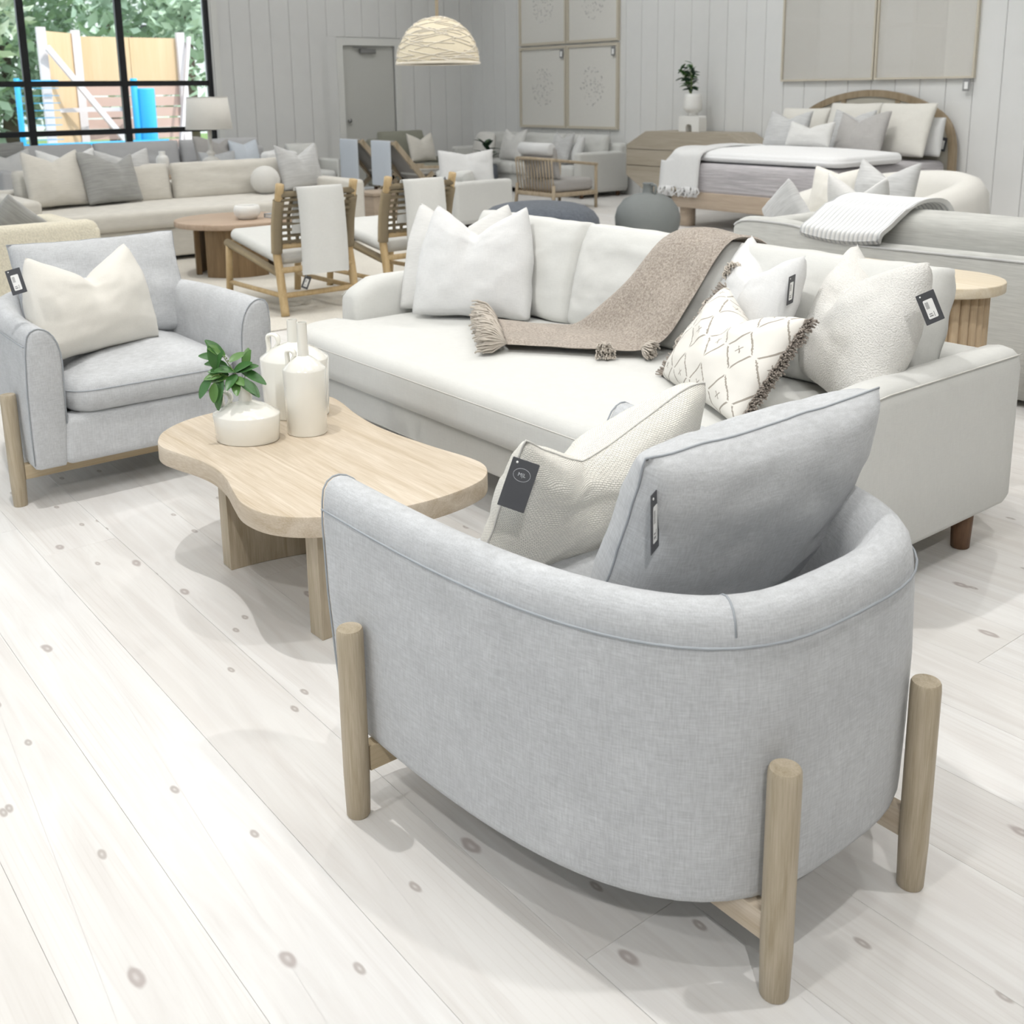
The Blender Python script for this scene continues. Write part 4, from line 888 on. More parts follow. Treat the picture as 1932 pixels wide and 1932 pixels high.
p4 = pillow('throw_pillow', 'large nubby boucle pillow with a hanging tag by the right arm', 'pillow', .58, .475, .24, MT['white_boucle'], (-2.09, 2.86), (-1.68, 2.58), .48, 20, 'pillows on the white sofa', chop=.115, top=.88, ear=.0, skew=-.15, rc_=.008, seed=37, wr=.006, **kw)
card_at(p4, (-1.505, 2.59, .832), (.5, .62, .35), (-.13, -.05, 1), .05, .085)
p5 = pillow('lumbar_pillow', 'off-white lumbar pillow with embroidered diamonds and brown fringe', 'pillow', .57, .365, .17, MT['diamond'], (-2.375, 2.495), (-1.86, 2.26), .485, 36, 'pillows on the white sofa', chop=.08, top=.95, ear=.0, seed=39, wr=.005, N=34)
rnd = random.Random(5)
for s in (-1, 1):
    P = []
    for i in range(420):
        v_ = -1 + 2 * (i + .5) / 420; z = .1825 + v_ * .1825 * .96; x = s * .285 * (1 - .05 * (1 - v_ * v_)) * (1 - .05 * max(0, v_) ** 1.5); L = rnd.uniform(.024, .040)
        d = Vector((s * 1.0, rnd.uniform(-.7, .5), rnd.uniform(-.5, .5))).normalized() * L; a = Vector((x - s * .004, rnd.uniform(-.004, .004), z))
        P.append(tube([a, a + d * .5 + Vector((0, rnd.uniform(-.004, .004), rnd.uniform(-.004, .004))), a + d], .0026, 4))
    obj('fringe', join(*P), MT['fringe'], p5)['kind'] = 'stuff'
# ------------------------------------------------------------------ taupe throw
tw = empty('throw_blanket', (-2.82, 2.6, 0), 0, 'taupe knitted throw with pom tassels draped over the white sofa', 'blanket')
# two edges of the folded strip: behind the back, over the cushions, down and across the seat
LE = [(-2.74, 3.215, .50), (-2.74, 3.222, .66), (-2.74, 3.16, .80), (-2.75, 3.03, .878), (-2.77, 2.90, .865), (-2.83, 2.795, .72), (-2.93, 2.735, .60), (-3.03, 2.70, .523), (-3.13, 2.665, .512), (-3.25, 2.625, .510), (-3.36, 2.58, .507)]
RE = [(-2.44, 3.215, .50), (-2.44, 3.222, .66), (-2.44, 3.16, .80), (-2.44, 3.03, .878), (-2.46, 2.90, .865), (-2.50, 2.79, .70), (-2.55, 2.71, .56), (-2.60, 2.62, .515), (-2.69, 2.53, .510), (-2.82, 2.44, .510), (-2.98, 2.33, .506)]
LE = catmull(LE, 6, closed=False); RE = catmull(RE, 6, closed=False); V = []; F = []; UVt = []; NW = 18; NL = len(LE)
org = Vector((-2.82, 2.6, 0))
for lay in (0, 1):
    for i in range(NL):
        for j_ in range(NW + 1):
            t = j_ / NW; a = Vector(LE[i]).lerp(Vector(RE[i]), t) - org
            tq = (Vector(LE[min(NL - 1, i + 1)]) - Vector(LE[max(0, i - 1)])).normalized(); sd_ = (Vector(RE[i]) - Vector(LE[i])).normalized(); nn = sd_.cross(tq).normalized()
            if nn.z < -.1 or (abs(nn.z) <= .1 and nn.y > 0 and i > 15): nn = -nn
            if i < 12: nn = Vector((0, 1, 0)) if a.z < .66 else Vector((0, .7, .7))
            wv_ = .006 * noise.noise(Vector((a.x * 9, a.y * 9, a.z * 9))) + .004 * math.sin(t * 9 + i * .2)
            ed = .013 * math.sqrt(max(0, 1 - (2 * t - 1) ** 6))
            V.append(tuple(a + nn * (wv_ + (ed if lay == 0 else -ed * .6) + .004)))
o_ = NL * (NW + 1)
for lay in (0, 1):
    for i in range(NL - 1):
        for j_ in range(NW):
            q = (lay * o_ + i * (NW + 1) + j_, lay * o_ + (i + 1) * (NW + 1) + j_, lay * o_ + (i + 1) * (NW + 1) + j_ + 1, lay * o_ + i * (NW + 1) + j_ + 1); F.append(q if lay else q[::-1])
for i in range(NL - 1):
    for j_ in (0, NW):
        a, b_ = i * (NW + 1) + j_, (i + 1) * (NW + 1) + j_; F.append((a, b_, b_ + o_, a + o_))
for i in (0, NL - 1):
    for j_ in range(NW):
        a = i * (NW + 1) + j_; F.append((a, a + 1, a + 1 + o_, a + o_))
bm = bmesh.new(); vs = [bm.verts.new(v) for v in V]
for q in F: bm.faces.new([vs[i] for i in q])
bmesh.ops.recalc_face_normals(bm, faces=bm.faces)
obj('knit_cloth', bm, MT['throw'], tw)
def tassel(p, d, L, r, seed, n_=70):
    rnd = random.Random(seed); P = []; p = Vector(p) - org; d = Vector(d).normalized(); a_ = d.orthogonal().normalized(); b_ = d.cross(a_)
    for i in range(n_):
        th = rnd.random() * 6.28; rr = r * math.sqrt(rnd.random()); e = p + d * L * rnd.uniform(.75, 1.05) + (a_ * math.cos(th) + b_ * math.sin(th)) * rr * 1.25; e.z = max(e.z, .492)
        m2 = p + d * L * .45 + (a_ * math.cos(th) + b_ * math.sin(th)) * rr * .95 + Vector((rnd.uniform(-.006, .006), rnd.uniform(-.006, .006), rnd.uniform(0, .008))); m2.z = max(m2.z, .494)
        P.append(tube([p, p.lerp(m2, .5) + Vector((0, 0, .003)), m2, m2.lerp(e, .6) + Vector((rnd.uniform(-.006, .006), rnd.uniform(-.006, .006), rnd.uniform(-.002, .006))), e], .0031, 4))
    o = obj('tassel', join(*P), MT['tassel'], tw); o['kind'] = 'stuff'; return o
for i in range(7):
    t = i / 6; p = Vector(LE[-1]).lerp(Vector(RE[-1]), t) + Vector((0, 0, .012)); tassel(p, (-.8, -.55 + .1 * math.sin(i * 2), -.06), .10, .055, 100 + i, 130)
for i, (p, d) in enumerate((((-2.60, 2.63, .52), (.9, .2, -.2)), ((-2.52, 2.74, .56), (.8, -.3, -.5)), ((-2.41, 2.86, .80), (.8, -.5, -.3)), ((-2.46, 2.80, .68), (.8, -.4, -.5)), ((-2.69, 2.535, .515), (.6, -.5, -.1)))): tassel(p, d, .055, .032, 200 + i, 60)
# ------------------------------------------------------------------ generic upholstered sofa: front towards local -y
def sofa(name, label, cat, loc, rz, L, D, mat, seat=.44, back=.80, arm=.60, aw=.16, nseat=2, nback=2, leg=.09, group=None, base_z=None, backframe=.64, lean=12, legmat='walnut', arms=(1, 1), rnd=.04):
    o = empty(name, loc, rz, label, cat, group); bz = leg
    obj('base_frame', slab(rrect(L - .02, D - .06, .05, 4, 0, .02), bz, seat - .16, .02, rings=1, seg=3, cap='ngon'), mat, o)
    for s, on in zip((-1, 1), arms):
        if on: obj('arm', slab(rrect(aw, D, rnd, 5, s * (L / 2 - aw / 2), 0), bz + .01, arm, rnd, rings=2, seg=5), mat, o)
    obj('back_frame', slab(rrect(L - .01, .16, .05, 5, 0, D / 2 - .085), bz + .01, backframe, .05, rings=2, seg=5), mat, o)
    il = L - aw * (arms[0] + arms[1]) - .02; x0 = -L / 2 + aw * arms[0] + .01
    for i in range(nseat):
        w = il / nseat; obj('seat_cushion', slab(densify(rrect(w - .006, D - .16, .06, 5, x0 + w * (i + .5), -.085), .08), seat - .16, seat, .05, .018, 0, 6, 5), mat, o)
    for i in range(nback):
        w = il / nback; v, f, uv = pillow_mesh(w, back - seat + .06, .22, k=.012, plump=.24, seed=i + int(abs(loc[0]) * 10), wr=.006, N=22)
        b = obj('back_pillow', mk('back_pillow', v, f, uv), mat, o); b.matrix_local = Matrix.Translation((x0 + w * (i + .5), D / 2 - .31, seat - .02)) @ Matrix.Rotation(-R_(lean), 4, 'X')
    if leg > .03:
        for sx in (-1, 1):
            for sy in (-1, 1): obj('leg', cyl(.025, 0, bz + .005, 14, .002, sx * (L / 2 - .1), sy * (D / 2 - .12), .03), MT[legmat], o)
    return o
W90 = math.pi / 2
# long oatmeal sofa facing the aisle, front at x=-9
sofa('long_sofa', 'long oatmeal sofa behind the round table', 'sofa', (-9.58, 3.80, 0), W90, 3.1, 1.16, MT['oatmeal'], seat=.46, back=.76, arm=.60, nseat=1, nback=2, leg=.05, legmat='black', backframe=.62)
cp = dict(group='pillows on the long oatmeal sofa')
pillow('throw_pillow', 'off-white pillow at the left end of the oatmeal sofa', 'pillow', .55, .50, .18, MT['oatmeal'], (-9.60, 2.50), (-9.68, 2.98), .485, 18, chop=.10, top=.9, seed=41, **cp)
pillow('throw_pillow', 'white pillow peeking out behind the off-white one on the oatmeal sofa', 'pillow', .52, .50, .15, MT['white_linen'], (-9.80, 2.66), (-9.84, 3.16), .485, 16, chop=.10, seed=42, **cp)
pillow('throw_pillow', 'mid-grey pillow on the oatmeal sofa beside the off-white one', 'pillow', .52, .48, .18, MT['grey_dark'], (-9.58, 2.98), (-9.66, 3.42), .485, 20, chop=.12, skew=.3, seed=43, **cp)
pillow('throw_pillow', 'pale patterned pillow half hidden behind the mid-grey one', 'pillow', .50, .47, .14, MT['grey_pale'], (-9.82, 3.16), (-9.84, 3.62), .485, 15, chop=.08, seed=44, **cp)
pillow('throw_pillow', 'pale grey slub pillow at the right end of the oatmeal sofa', 'pillow', .50, .46, .18, MT['grey_pale'], (-9.62, 4.82), (-9.70, 5.28), .485, 16, chop=.12, seed=45, **cp)
bp_ = obj('ball_pillow', mv(lathe([(.005, -.135)] + [(.14 * math.cos(a), .135 * math.sin(a)) for a in [(-80 + 10 * i) * math.pi / 180 for i in range(17)]] + [(.005, .135)], 28)), MT['white_boucle'], loc=(-9.62, 4.62, .60)); tag(bp_, 'round white boucle ball pillow on the oatmeal sofa', 'pillow', 'pillows on the long oatmeal sofa')
tb = obj('folded_throw', slab(densify(rrect(.30, .34, .05, 4), .06), .0, .30, .07, .02, 0, 5, 5), MT['white_linen'], loc=(-10.02, 4.98, .66)); tag(tb, 'white throw folded over the right end of the oatmeal sofa back', 'blanket')
tb.scale = (.62, 1, .62)
# rug
rg = obj('area_rug', slab(rrect(3.3, 3.1, .02, 2, -7.55, 3.75), .0005, .012, .004, rings=1, seg=2, cap='ngon'), MT['rug']); tag(rg, 'pale nubby rug under the round table and woven chairs', 'rug')
# low boucle settee at the left edge, back to the viewer
sofa('boucle_settee', 'low cream boucle settee behind the left armchair', 'sofa', (-6.78, 1.10, 0), -W90, 1.8, .92, MT['cream_boucle'], seat=.42, back=.60, arm=.68, aw=.14, nseat=1, nback=1, leg=.06, backframe=.71, lean=8)
pillow('throw_pillow', 'dark grey pillow poking above the cream boucle settee', 'pillow', .31, .31, .13, MT['grey_dark'], (-6.95, 1.72), (-6.97, 1.42), .52, 10, roll=-42, seed=51)
# window sectional
sofa('window_sofa', 'pale grey sofa standing along the black window', 'sofa', (-13.15, 4.75, 0), W90, 3.5, 1.0, MT['grey_sect'], seat=.44, back=.82, arm=.62, aw=.14, nseat=3, nback=3, leg=.06, legmat='black', backframe=.74, lean=8)
wp_ = dict(group='pillows on the grey window sofa')
pillow('throw_pillow', 'charcoal grey pillow at the far left of the window sofa', 'pillow', .55, .46, .16, MT['grey_dark'], (-13.2, 2.92), (-13.24, 3.44), .46, 14, seed=52, **wp_)
pillow('throw_pillow', 'white chopped pillow in front of the charcoal one by the window', 'pillow', .55, .40, .16, MT['white_linen'], (-12.98, 2.90), (-13.02, 3.44), .46, 16, chop=.1, seed=53, **wp_)
pillow('throw_pillow', 'slate grey pillow tilted at the right of the window sofa', 'pillow', .5, .46, .15, MT['taupe_grey'], (-12.95, 5.35), (-13.0, 5.82), .46, 14, chop=.1, skew=.4, seed=54, **wp_)
pillow('throw_pillow', 'pale blue pillow behind the table lamp', 'pillow', .42, .40, .15, MT['bluethrow'], (-12.9, 5.78), (-12.95, 6.18), .46, 14, chop=.06, seed=55, **wp_)
pillow('throw_pillow', 'pale lavender lumbar pillow low on the window sofa', 'pillow', .5, .28, .14, MT['bluegrey'], (-12.74, 5.30), (-12.78, 5.78), .46, 16, chop=.04, seed=56, **wp_)
sd = sofa('slipper_chair', 'white cube armchair in the corner right of the lamp', 'armchair', (-12.75, 6.72, 0), W90, .62, .8, MT['white_sofa'], seat=.44, back=.74, arm=.58, aw=.08, nseat=1, nback=1, leg=.08, backframe=.70)
# lamp on a sofa table behind the oatmeal sofa
st_ = empty('sofa_table', (-10.75, 4.65, 0), 0, 'slim oak table behind the oatmeal sofa carrying the lamp', 'table')
obj('table_top', rbox(.36, 1.5, .035, .006, z=.585), MT['walnut_x'], st_)
for sx in (-1, 1):
    for sy in (-1, 1): obj('leg', rbox(.045, .045, .585, .004, x=sx * .14, y=sy * .7), MT['oak'], st_)
la = empty('table_lamp', (-10.85, 4.62, .621), 0, 'white stacked-stone table lamp with a tapered linen shade', 'lamp')
obj('lamp_base', lathe([(.10, 0), (.12, .008), (.125, .03), (.10, .055), (.05, .065), (.055, .075), (.085, .095), (.088, .12), (.06, .145), (.03, .155), (.032, .17), (.045, .185), (.046, .20), (.028, .215), (.02, .23), (.02, .42)], 32), MT['ceramic_matte'], la)
sh = obj('lamp_shade', join(lathe([(.235, .435), (.237, .437), (.205, .757), (.203, .757)], 40)), MT['shade'], la)
obj('shade_trim', join(tube([(.236 * math.cos(a), .236 * math.sin(a), .437) for a in [i * math.pi / 20 for i in range(40)]], .004, 6, closed=True), tube([(.204 * math.cos(a), .204 * math.sin(a), .756) for a in [i * math.pi / 20 for i in range(40)]], .004, 6, closed=True)), MT['seam'], sh)
wv_ = obj('squat_vase', lathe([(.05, 0), (.062, .01), (.062, .16), (.05, .19), (.03, .20), (.032, .23), (.03, .235)], 24), MT['ceramic_matte'], loc=(-10.72, 2.9 + .02, .0)); wv_.location = (-10.74, 4.06, .621); tag(wv_, 'small white jar on the sofa table left of the lamp', 'vase')
# round table, bowl and book
rt = empty('round_table', (-8.12, 3.62, .012), 0, 'round brown oak coffee table behind the left armchair', 'coffee table')
obj('table_top', slab(sell(.47, .47, 2, 64), .385, .43, .008, rings=1, seg=2, cap='ngon'), MT['walnut_x'], rt)
for i in range(3):
    a0 = R_(-70 + 120 * i); P = [(.33 * math.cos(a0 + R_(t)), .33 * math.sin(a0 + R_(t))) for t in range(0, 91, 10)]; Q = [(.29 * math.cos(a0 + R_(t)), .29 * math.sin(a0 + R_(t))) for t in range(90, -1, -10)]
    g_ = obj('panel_leg', slab(P + Q, 0, .385, .002, rings=1, seg=1, cap='ngon'), MT['brown_wood'], rt); sharp(g_, 30)
bw_ = obj('pinch_bowl', lathe([(.055, 0), (.07, .004), (.10, .04), (.104, .075), (.095, .105), (.085, .11), (.082, .10), (.088, .07), (.06, .015)], 30), MT['ceramic_matte'], loc=(-7.98, 3.66, .443)); tag(bw_, 'rounded white bowl on the round brown table', 'bowl')
bk = empty('coffee_table_book', (-7.93, 3.94, .443), R_(20), 'blue-grey book on the round brown table beside the bowl', 'book')
obj('pages', rbox(.17, .22, .026, .002, z=.003), MT['sticker'], bk); obj('cover', join(box(-.09, .09, -.115, .115, 0, .003), box(-.09, .09, -.115, .115, .029, .032), box(-.093, -.09, -.115, .115, 0, .032)), MT['bluegrey_seam'], bk, smooth=False)
# ------------------------------------------------------------------ woven lounge chairs, facing -x
def woven_chair(label, loc, rz, throwlabel):
    o = empty('woven_chair', loc, rz, label, 'chair', 'rope-woven teak lounge chairs')   # local: front -y, width x
    hw = .262
    for s in (-1, 1):
        obj('rear_post', tube(catmull([(s * hw, .44, 0), (s * hw, .40, .25), (s * hw, .37, .42), (s * hw, .40, .60), (s * hw, .47, .84)], 5, closed=False), .027, 12), MT['teak'], o)
        obj('front_leg', tube([(s * hw, -.40, 0), (s * hw, -.375, .2), (s * hw, -.35, .40)], .024, 12), MT['teak'], o)
        obj('seat_rail', tube([(s * hw, -.38, .395), (s * hw, 0, .335), (s * hw, .40, .27)], .026, 12), MT['rope'], o)
        obj('rope_wrap', tube(catmull([(s * hw, .372, .40), (s * hw, .392, .58), (s * hw, .44, .74)], 5, closed=False), .036, 12), MT['rope'], o)
        obj('side_stretcher', beam((s * hw, -.38, .12), (s * hw, .41, .13), .016), MT['teak'], o)
    for y, z in ((-.375, .39), (.40, .29)): obj('cross_rail', beam((-hw, y, z), (hw, y, z), .02), MT['teak'], o)
    obj('cross_rail', beam((-hw, .375, .44), (hw, .375, .44), .018), MT['teak'], o); obj('cross_rail', beam((-hw, .46, .775), (hw, .46, .775), .02), MT['rope'], o)
    obj('rear_stretcher', beam((-hw, .42, .13), (hw, .42, .13), .018), MT['teak'], o)
    # open rope lattice of the back
    P = []
    for i in range(9):
        x = -hw + .03 + (2 * hw - .06) * i / 8; P.append(tube([(x, .378, .45), (x + .01, .40, .62), (x, .455, .77)], .011, 6))
    for i in range(8):
        t = (i + .5) / 8; y = .378 + .09 * t ** 1.3; z = .45 + .31 * t; P.append(tube([(-hw, y, z), (0, y + .012, z), (hw, y, z)], .011, 6))
    for i, p in enumerate(P): obj('rope_strand', p, MT['rope'], o)
    cu = obj('seat_cushion', mv(slab(densify(rrect(.50, .74, .05, 4), .07), 0, .085, .04, .02, 0, 5, 4), 0, -.02, .36, rx=R_(-8)), MT['white_sofa'], o)
    # white throw hanging over the back
    t = empty('hanging_throw', loc, rz, throwlabel, 'blanket')
    pr_ = [(.405, .52), (.435, .70), (.455, .79), (.475, .818), (.50, .80), (.52, .66), (.535, .45), (.54, .27)]
    V = []; F = []; q = catmull(pr_, 4, closed=False)
    for off in (0, .009):
        for y, z in q:
            for x in (-.155, -.05, .06, .165): V.append((x + .03 * max(0, .6 - z) * (1 if x > 0 else .2), y + off + .004 * math.sin(x * 30), z + (off if z > .84 else 0)))
    n_ = len(q)
    for l_ in (0, 1):
        for i in range(n_ - 1):
            for j_ in range(3): F.append((l_ * n_ * 4 + i * 4 + j_, l_ * n_ * 4 + i * 4 + j_ + 1, l_ * n_ * 4 + (i + 1) * 4 + j_ + 1, l_ * n_ * 4 + (i + 1) * 4 + j_))
    for i in range(n_ - 1):
        for j_ in (0, 3): F.append((i * 4 + j_, (i + 1) * 4 + j_, (i + 1) * 4 + j_ + n_ * 4, i * 4 + j_ + n_ * 4))
    bm = bmesh.new(); vs = [bm.verts.new(v) for v in V]
    for f_ in F: bm.faces.new([vs[i] for i in f_])
    bmesh.ops.recalc_face_normals(bm, faces=bm.faces)
    obj('cloth', bm, MT['white_sofa'], t)
    card(o, (.12, .475, .21), (R_(90), R_(25), R_(180)), .05, .085)
    return o
woven_chair('rope-woven teak chair nearer the left armchair', (-6.66, 3.33, .012), -W90, 'white cloth hanging on the woven chair nearer the left armchair')
woven_chair('rope-woven teak chair nearer the white sofa pillows', (-6.66, 4.12, .012), -W90, 'white cloth hanging on the woven chair behind the sofa pillows')
# ------------------------------------------------------------------ pendant
pn = empty('pendant_lamp', (-6.5, 4.5, 1.595), 0, 'woven rattan dome pendant lamp hanging on a cord', 'lamp')
R0, H0 = .292, .318
prof = [(R0 * math.cos(a) if a < 1.5 else .03, H0 * math.sin(a)) for a in [i * math.pi / 2 / 16 for i in range(17)]]
inn = [(max(.02, r_ - .012), z - (.006 if z > .1 else 0)) for r_, z in prof[::-1]]
obj('dome_liner', lathe(prof + inn, 48), MT['rattan2'], pn)
rnd = random.Random(9); S_ = []
for k_ in range(130):
    a0 = rnd.random() * 6.28; e0 = rnd.uniform(.02, 1.35); tw_ = rnd.uniform(-.35, .35)
    S_.append([(a0 + t * 1.1, max(.0, min(1.5, e0 + tw_ * t))) for t in [i / 10 for i in range(11)]])
for s_ in S_: obj('rattan_strip', tube([(R0 * 1.008 * math.cos(e) * math.cos(a), R0 * 1.008 * math.cos(e) * math.sin(a), H0 * 1.008 * math.sin(e)) for a, e in s_], .0034, 5), MT['rattan'], pn)
obj('rim', tube([(R0 * math.cos(a), R0 * math.sin(a), .002) for a in [i * math.pi / 24 for i in range(48)]], .009, 8, closed=True), MT['rattan'], pn)
obj('cord', cyl(.012, H0 - .01, 3.40, 10, .001), MT['oak'], pn); obj('bulb', mv(lathe([(.01, -.07), (.03, -.05), (.04, -.02), (.03, .02), (.015, .05), (.015, .09)], 20), 0, 0, .16), MT['ceramic_matte'], pn); obj('bulb_holder', cyl(.02, .24, .31, 14), MT['seam'], pn)
# ------------------------------------------------------------------ sling chairs with pale throws
def sling(label, loc, tl):
    o = empty('sling_chair', loc, 0, label, 'chair', 'pale sling chairs side by side')     # faces +y, width x
    for s in (-1, 1):
        x = s * .25
        obj('back_leg', bar((x, -.02, .82), (x, .70, .02), .035, .06), MT['palewood'], o, smooth=False); obj('front_leg', bar((x, .0, .0), (x, .52, .44), .035, .05), MT['palewood'], o, smooth=False)
        obj('arm_rail', bar((x, .20, .52), (x, .72, .50), .04, .035), MT['palewood'], o, smooth=False); obj('arm_post', bar((x, .66, 0), (x, .66, .5), .035, .045), MT['palewood'], o, smooth=False)
    q = [(-.03, .82), (.02, .82), (.30, .50), (.42, .36), (.70, .38), (.72, .36)]
    V = [(x, y, z) for y, z in catmull(q, 5, closed=False) for x in (-.23, .23)]; n_ = len(V) // 2; F = [(2 * i, 2 * i + 1, 2 * i + 3, 2 * i + 2) for i in range(n_ - 1)]
    me = mk('sling', V, F); sl = obj('sling', me, MT['greysling'], o); sm = sl.modifiers.new('thick', 'SOLIDIFY'); sm.thickness = .012
    obj('seat_pad', mv(slab(densify(rrect(.46, .46, .05, 4), .07), 0, .09, .04, .02, 0, 5, 4), 0, .56, .40), MT['white_sofa'], o)
    obj('top_bar', bar((-.25, -.02, .81), (.25, -.02, .81), .035, .035), MT['palewood'], o, smooth=False)
    t = obj('draped_throw', slab(densify(rrect(.42, .03, .012, 3), .07), .30, .838, .01, rings=2, seg=3), MT['bluethrow'], loc=(loc[0], loc[1] - .055, 0)); tag(t, tl, 'blanket')
    return o
sling('sling chair with pale blue throw nearer the window', (-12.08, 7.02, 0), 'pale blue throw over the sling chair nearer the window')
sling('sling chair with pale blue throw nearer the pendant lamp', (-11.32, 7.02, 0), 'pale blue throw over the sling chair nearer the pendant lamp')
bxt = empty('block_table', (-10.0, 6.08, 0), 0, 'small tan oak block side table behind the woven chairs', 'side table')
obj('table_top', rbox(.42, .34, .03, .004, z=.345), MT['bed_wood'], bxt); obj('block_body', rbox(.38, .30, .345, .004), MT['bed_wood'], bxt)
# dark corner lounge
sofa('corner_chair', 'olive grey lounge chair in the dark corner by the door', 'armchair', (-13.1, 8.55, 0), W90, .95, .95, MT['olive'], seat=.42, back=.84, arm=.50, aw=.08, nseat=1, nback=1, leg=.1, backframe=.76)
pillow('throw_pillow', 'pale pillow on the olive corner chair', 'pillow', .46, .42, .15, MT['oatmeal'], (-12.82, 8.38), (-12.86, 8.84), .445, 16, chop=.1, seed=61)
dp = empty('dark_plant', (-12.3, 9.3, 0), 0, 'dark leafy plant in a navy pot near the corner', 'plant')
obj('pot', lathe([(.10, 0), (.13, .02), (.16, .22), (.15, .38), (.14, .39), (.12, .36)], 24), MT['charcoal_velvet'], dp)
rnd = random.Random(3)
lm2 = leaf_me(.2, .09, .05); lm2.materials.append(MT['darkleaf'])
for i in range(16):
    lf = obj('leaf', lm2, parent=dp); lf.location = (rnd.uniform(-.03, .03), rnd.uniform(-.03, .03), .40 + .018 * i); lf.rotation_euler = (0, rnd.uniform(-1.2, -.2), i * 2.4)
obj('stem', tube([(0, 0, .3), (.02, .01, .5), (.0, .02, .72)], .01, 8), MT['stem'], dp)
# ------------------------------------------------------------------ back right: sofa under the panels, spindle chair, lounge chair, pouf
sofa('corner_sofa', 'off-white sofa under the four textured panels', 'sofa', (-12.05, 9.98, 0), 0, 2.9, .9, MT['white_sofa'], seat=.42, back=.78, arm=.60, aw=.14, nseat=2, nback=3, leg=.07, legmat='walnut', backframe=.70)
cs_ = dict(group='pillows on the off-white corner sofa')
pillow('throw_pillow', 'grey pillow at the right end of the corner sofa', 'pillow', .48, .44, .16, MT['grey_pale'], (-11.42, 9.70), (-10.98, 9.62), .44, 18, chop=.1, seed=71, **cs_)
pillow('throw_pillow', 'white pillow beside the grey one at the end of the corner sofa', 'pillow', .44, .40, .15, MT['white_linen'], (-11.10, 9.84), (-10.82, 9.64), .44, 18, chop=.1, seed=72, **cs_)
pillow('throw_pillow', 'off-white pillow left of the spindle chair on the corner sofa', 'pillow', .5, .46, .16, MT['white_slub'], (-12.55, 9.72), (-12.08, 9.72), .44, 18, chop=.1, seed=73, **cs_)
pillow('throw_pillow', 'rounded white pillow at the left end of the corner sofa', 'pillow', .4, .38, .2, MT['white_boucle'], (-13.1, 9.66), (-12.72, 9.66), .44, 18, k=-.12, seed=74, **cs_)
sc = empty('spindle_chair', (-10.12, 8.72, 0), R_(180), 'spindle-back chair with cushions in front of the corner sofa', 'chair')   # local front -y; chair faces +y
for s in (-1, 1):
    obj('front_leg', beam((s * .34, -.34, 0), (s * .34, -.34, .52), .02), MT['palewood'], sc); obj('rear_leg', beam((s * .36, .36, 0), (s * .34, .34, .30), .022), MT['palewood'], sc)
    obj('arm', tube(catmull([(s * .34, -.36, .52), (s * .36, .0, .56), (s * .33, .33, .60)], 5, closed=False), .018, 8), MT['palewood'], sc)
obj('seat_frame', rbox(.72, .72, .05, .01, z=.16), MT['palewood'], sc)
for i in range(13):
    x = -.33 + .66 * i / 12; obj('spindle', beam((x, .33, .21), (x * 1.02, .37, .60), .009, 8), MT['palewood'], sc)
obj('top_rail', tube(catmull([(-.36, .33, .60), (0, .40, .61), (.36, .33, .60)], 6, closed=False), .02, 8), MT['palewood'], sc)
obj('seat_cushion', slab(densify(rrect(.64, .62, .06, 4, 0, -.02), .08), .21, .36, .05, .02, 0, 5, 5), MT['taupe_grey'], sc)
v, f, uv = pillow_mesh(.62, .40, .16, k=.03, seed=81); b_ = obj('back_pillow', mk('back_pillow', v, f, uv), MT['taupe_grey'], sc); b_.matrix_local = Matrix.Translation((0, .20, .36)) @ Matrix.Rotation(-R_(12), 4, 'X')
bo = obj('bolster', mv(tube([(-.28, 0, 0), (-.27, 0, 0), (0, 0, 0), (.27, 0, 0), (.28, 0, 0)], .075, 20, taper=lambda t: .7 if t in (0, 1) else 1), 0, .32, .72), MT['white_linen'], sc)
lc = sofa('lounge_chair', 'white lounge chair with its arm towards the viewer, behind the pouf', 'armchair', (-9.42, 6.80, 0), R_(180), .80, .74, MT['white_sofa'], seat=.36, back=.56, arm=.50, aw=.12, nseat=1, nback=1, leg=.06, backframe=.50)
lp_ = pillow('throw_pillow', 'large white pillow with tag on the white lounge chair', 'pillow', .6, .46, .18, MT['white_linen'], (-9.42, 6.50), (-9.12, 7.0), .385, 24, chop=.05, seed=83)
card(lp_, (-.2, -.05, .14), (R_(80), R_(30), 0), .06, .1)
pf = empty('velvet_pouf', (-7.58, 6.32, 0), 0, 'slate grey velvet rounded pouf behind the white sofa', 'pouf')
obj('pouf_body', lathe([(.40, .01), (.48, .03), (.545, .10), (.56, .18), (.545, .26), (.50, .325), (.43, .37), (.34, .395), (.22, .41), (.01, .415)], 48), MT['charcoal_velvet'], pf); obj('plinth', cyl(.36, 0, .03, 36), MT['black'], pf)
# ------------------------------------------------------------------ clay jug
jg = empty('clay_jug', (-7.02, 7.15, 0), 0, 'big round dark clay jug on the floor near the bed', 'jug')
obj('jug_body', lathe([(.12, 0), (.16, .01), (.25, .08), (.295, .18), (.30, .26), (.28, .34), (.22, .42), (.13, .465), (.055, .475), (.05, .485), (.045, .55), (.052, .565), (.046, .57), (.036, .56), (.036, .5)], 44), MT['pot'], jg)
obj('jug_handle', tube(catmull([(.045, 0, .55), (.09, 0, .55), (.10, 0, .52), (.09, 0, .47)], 4, closed=False), .012, 8), MT['pot'], jg)
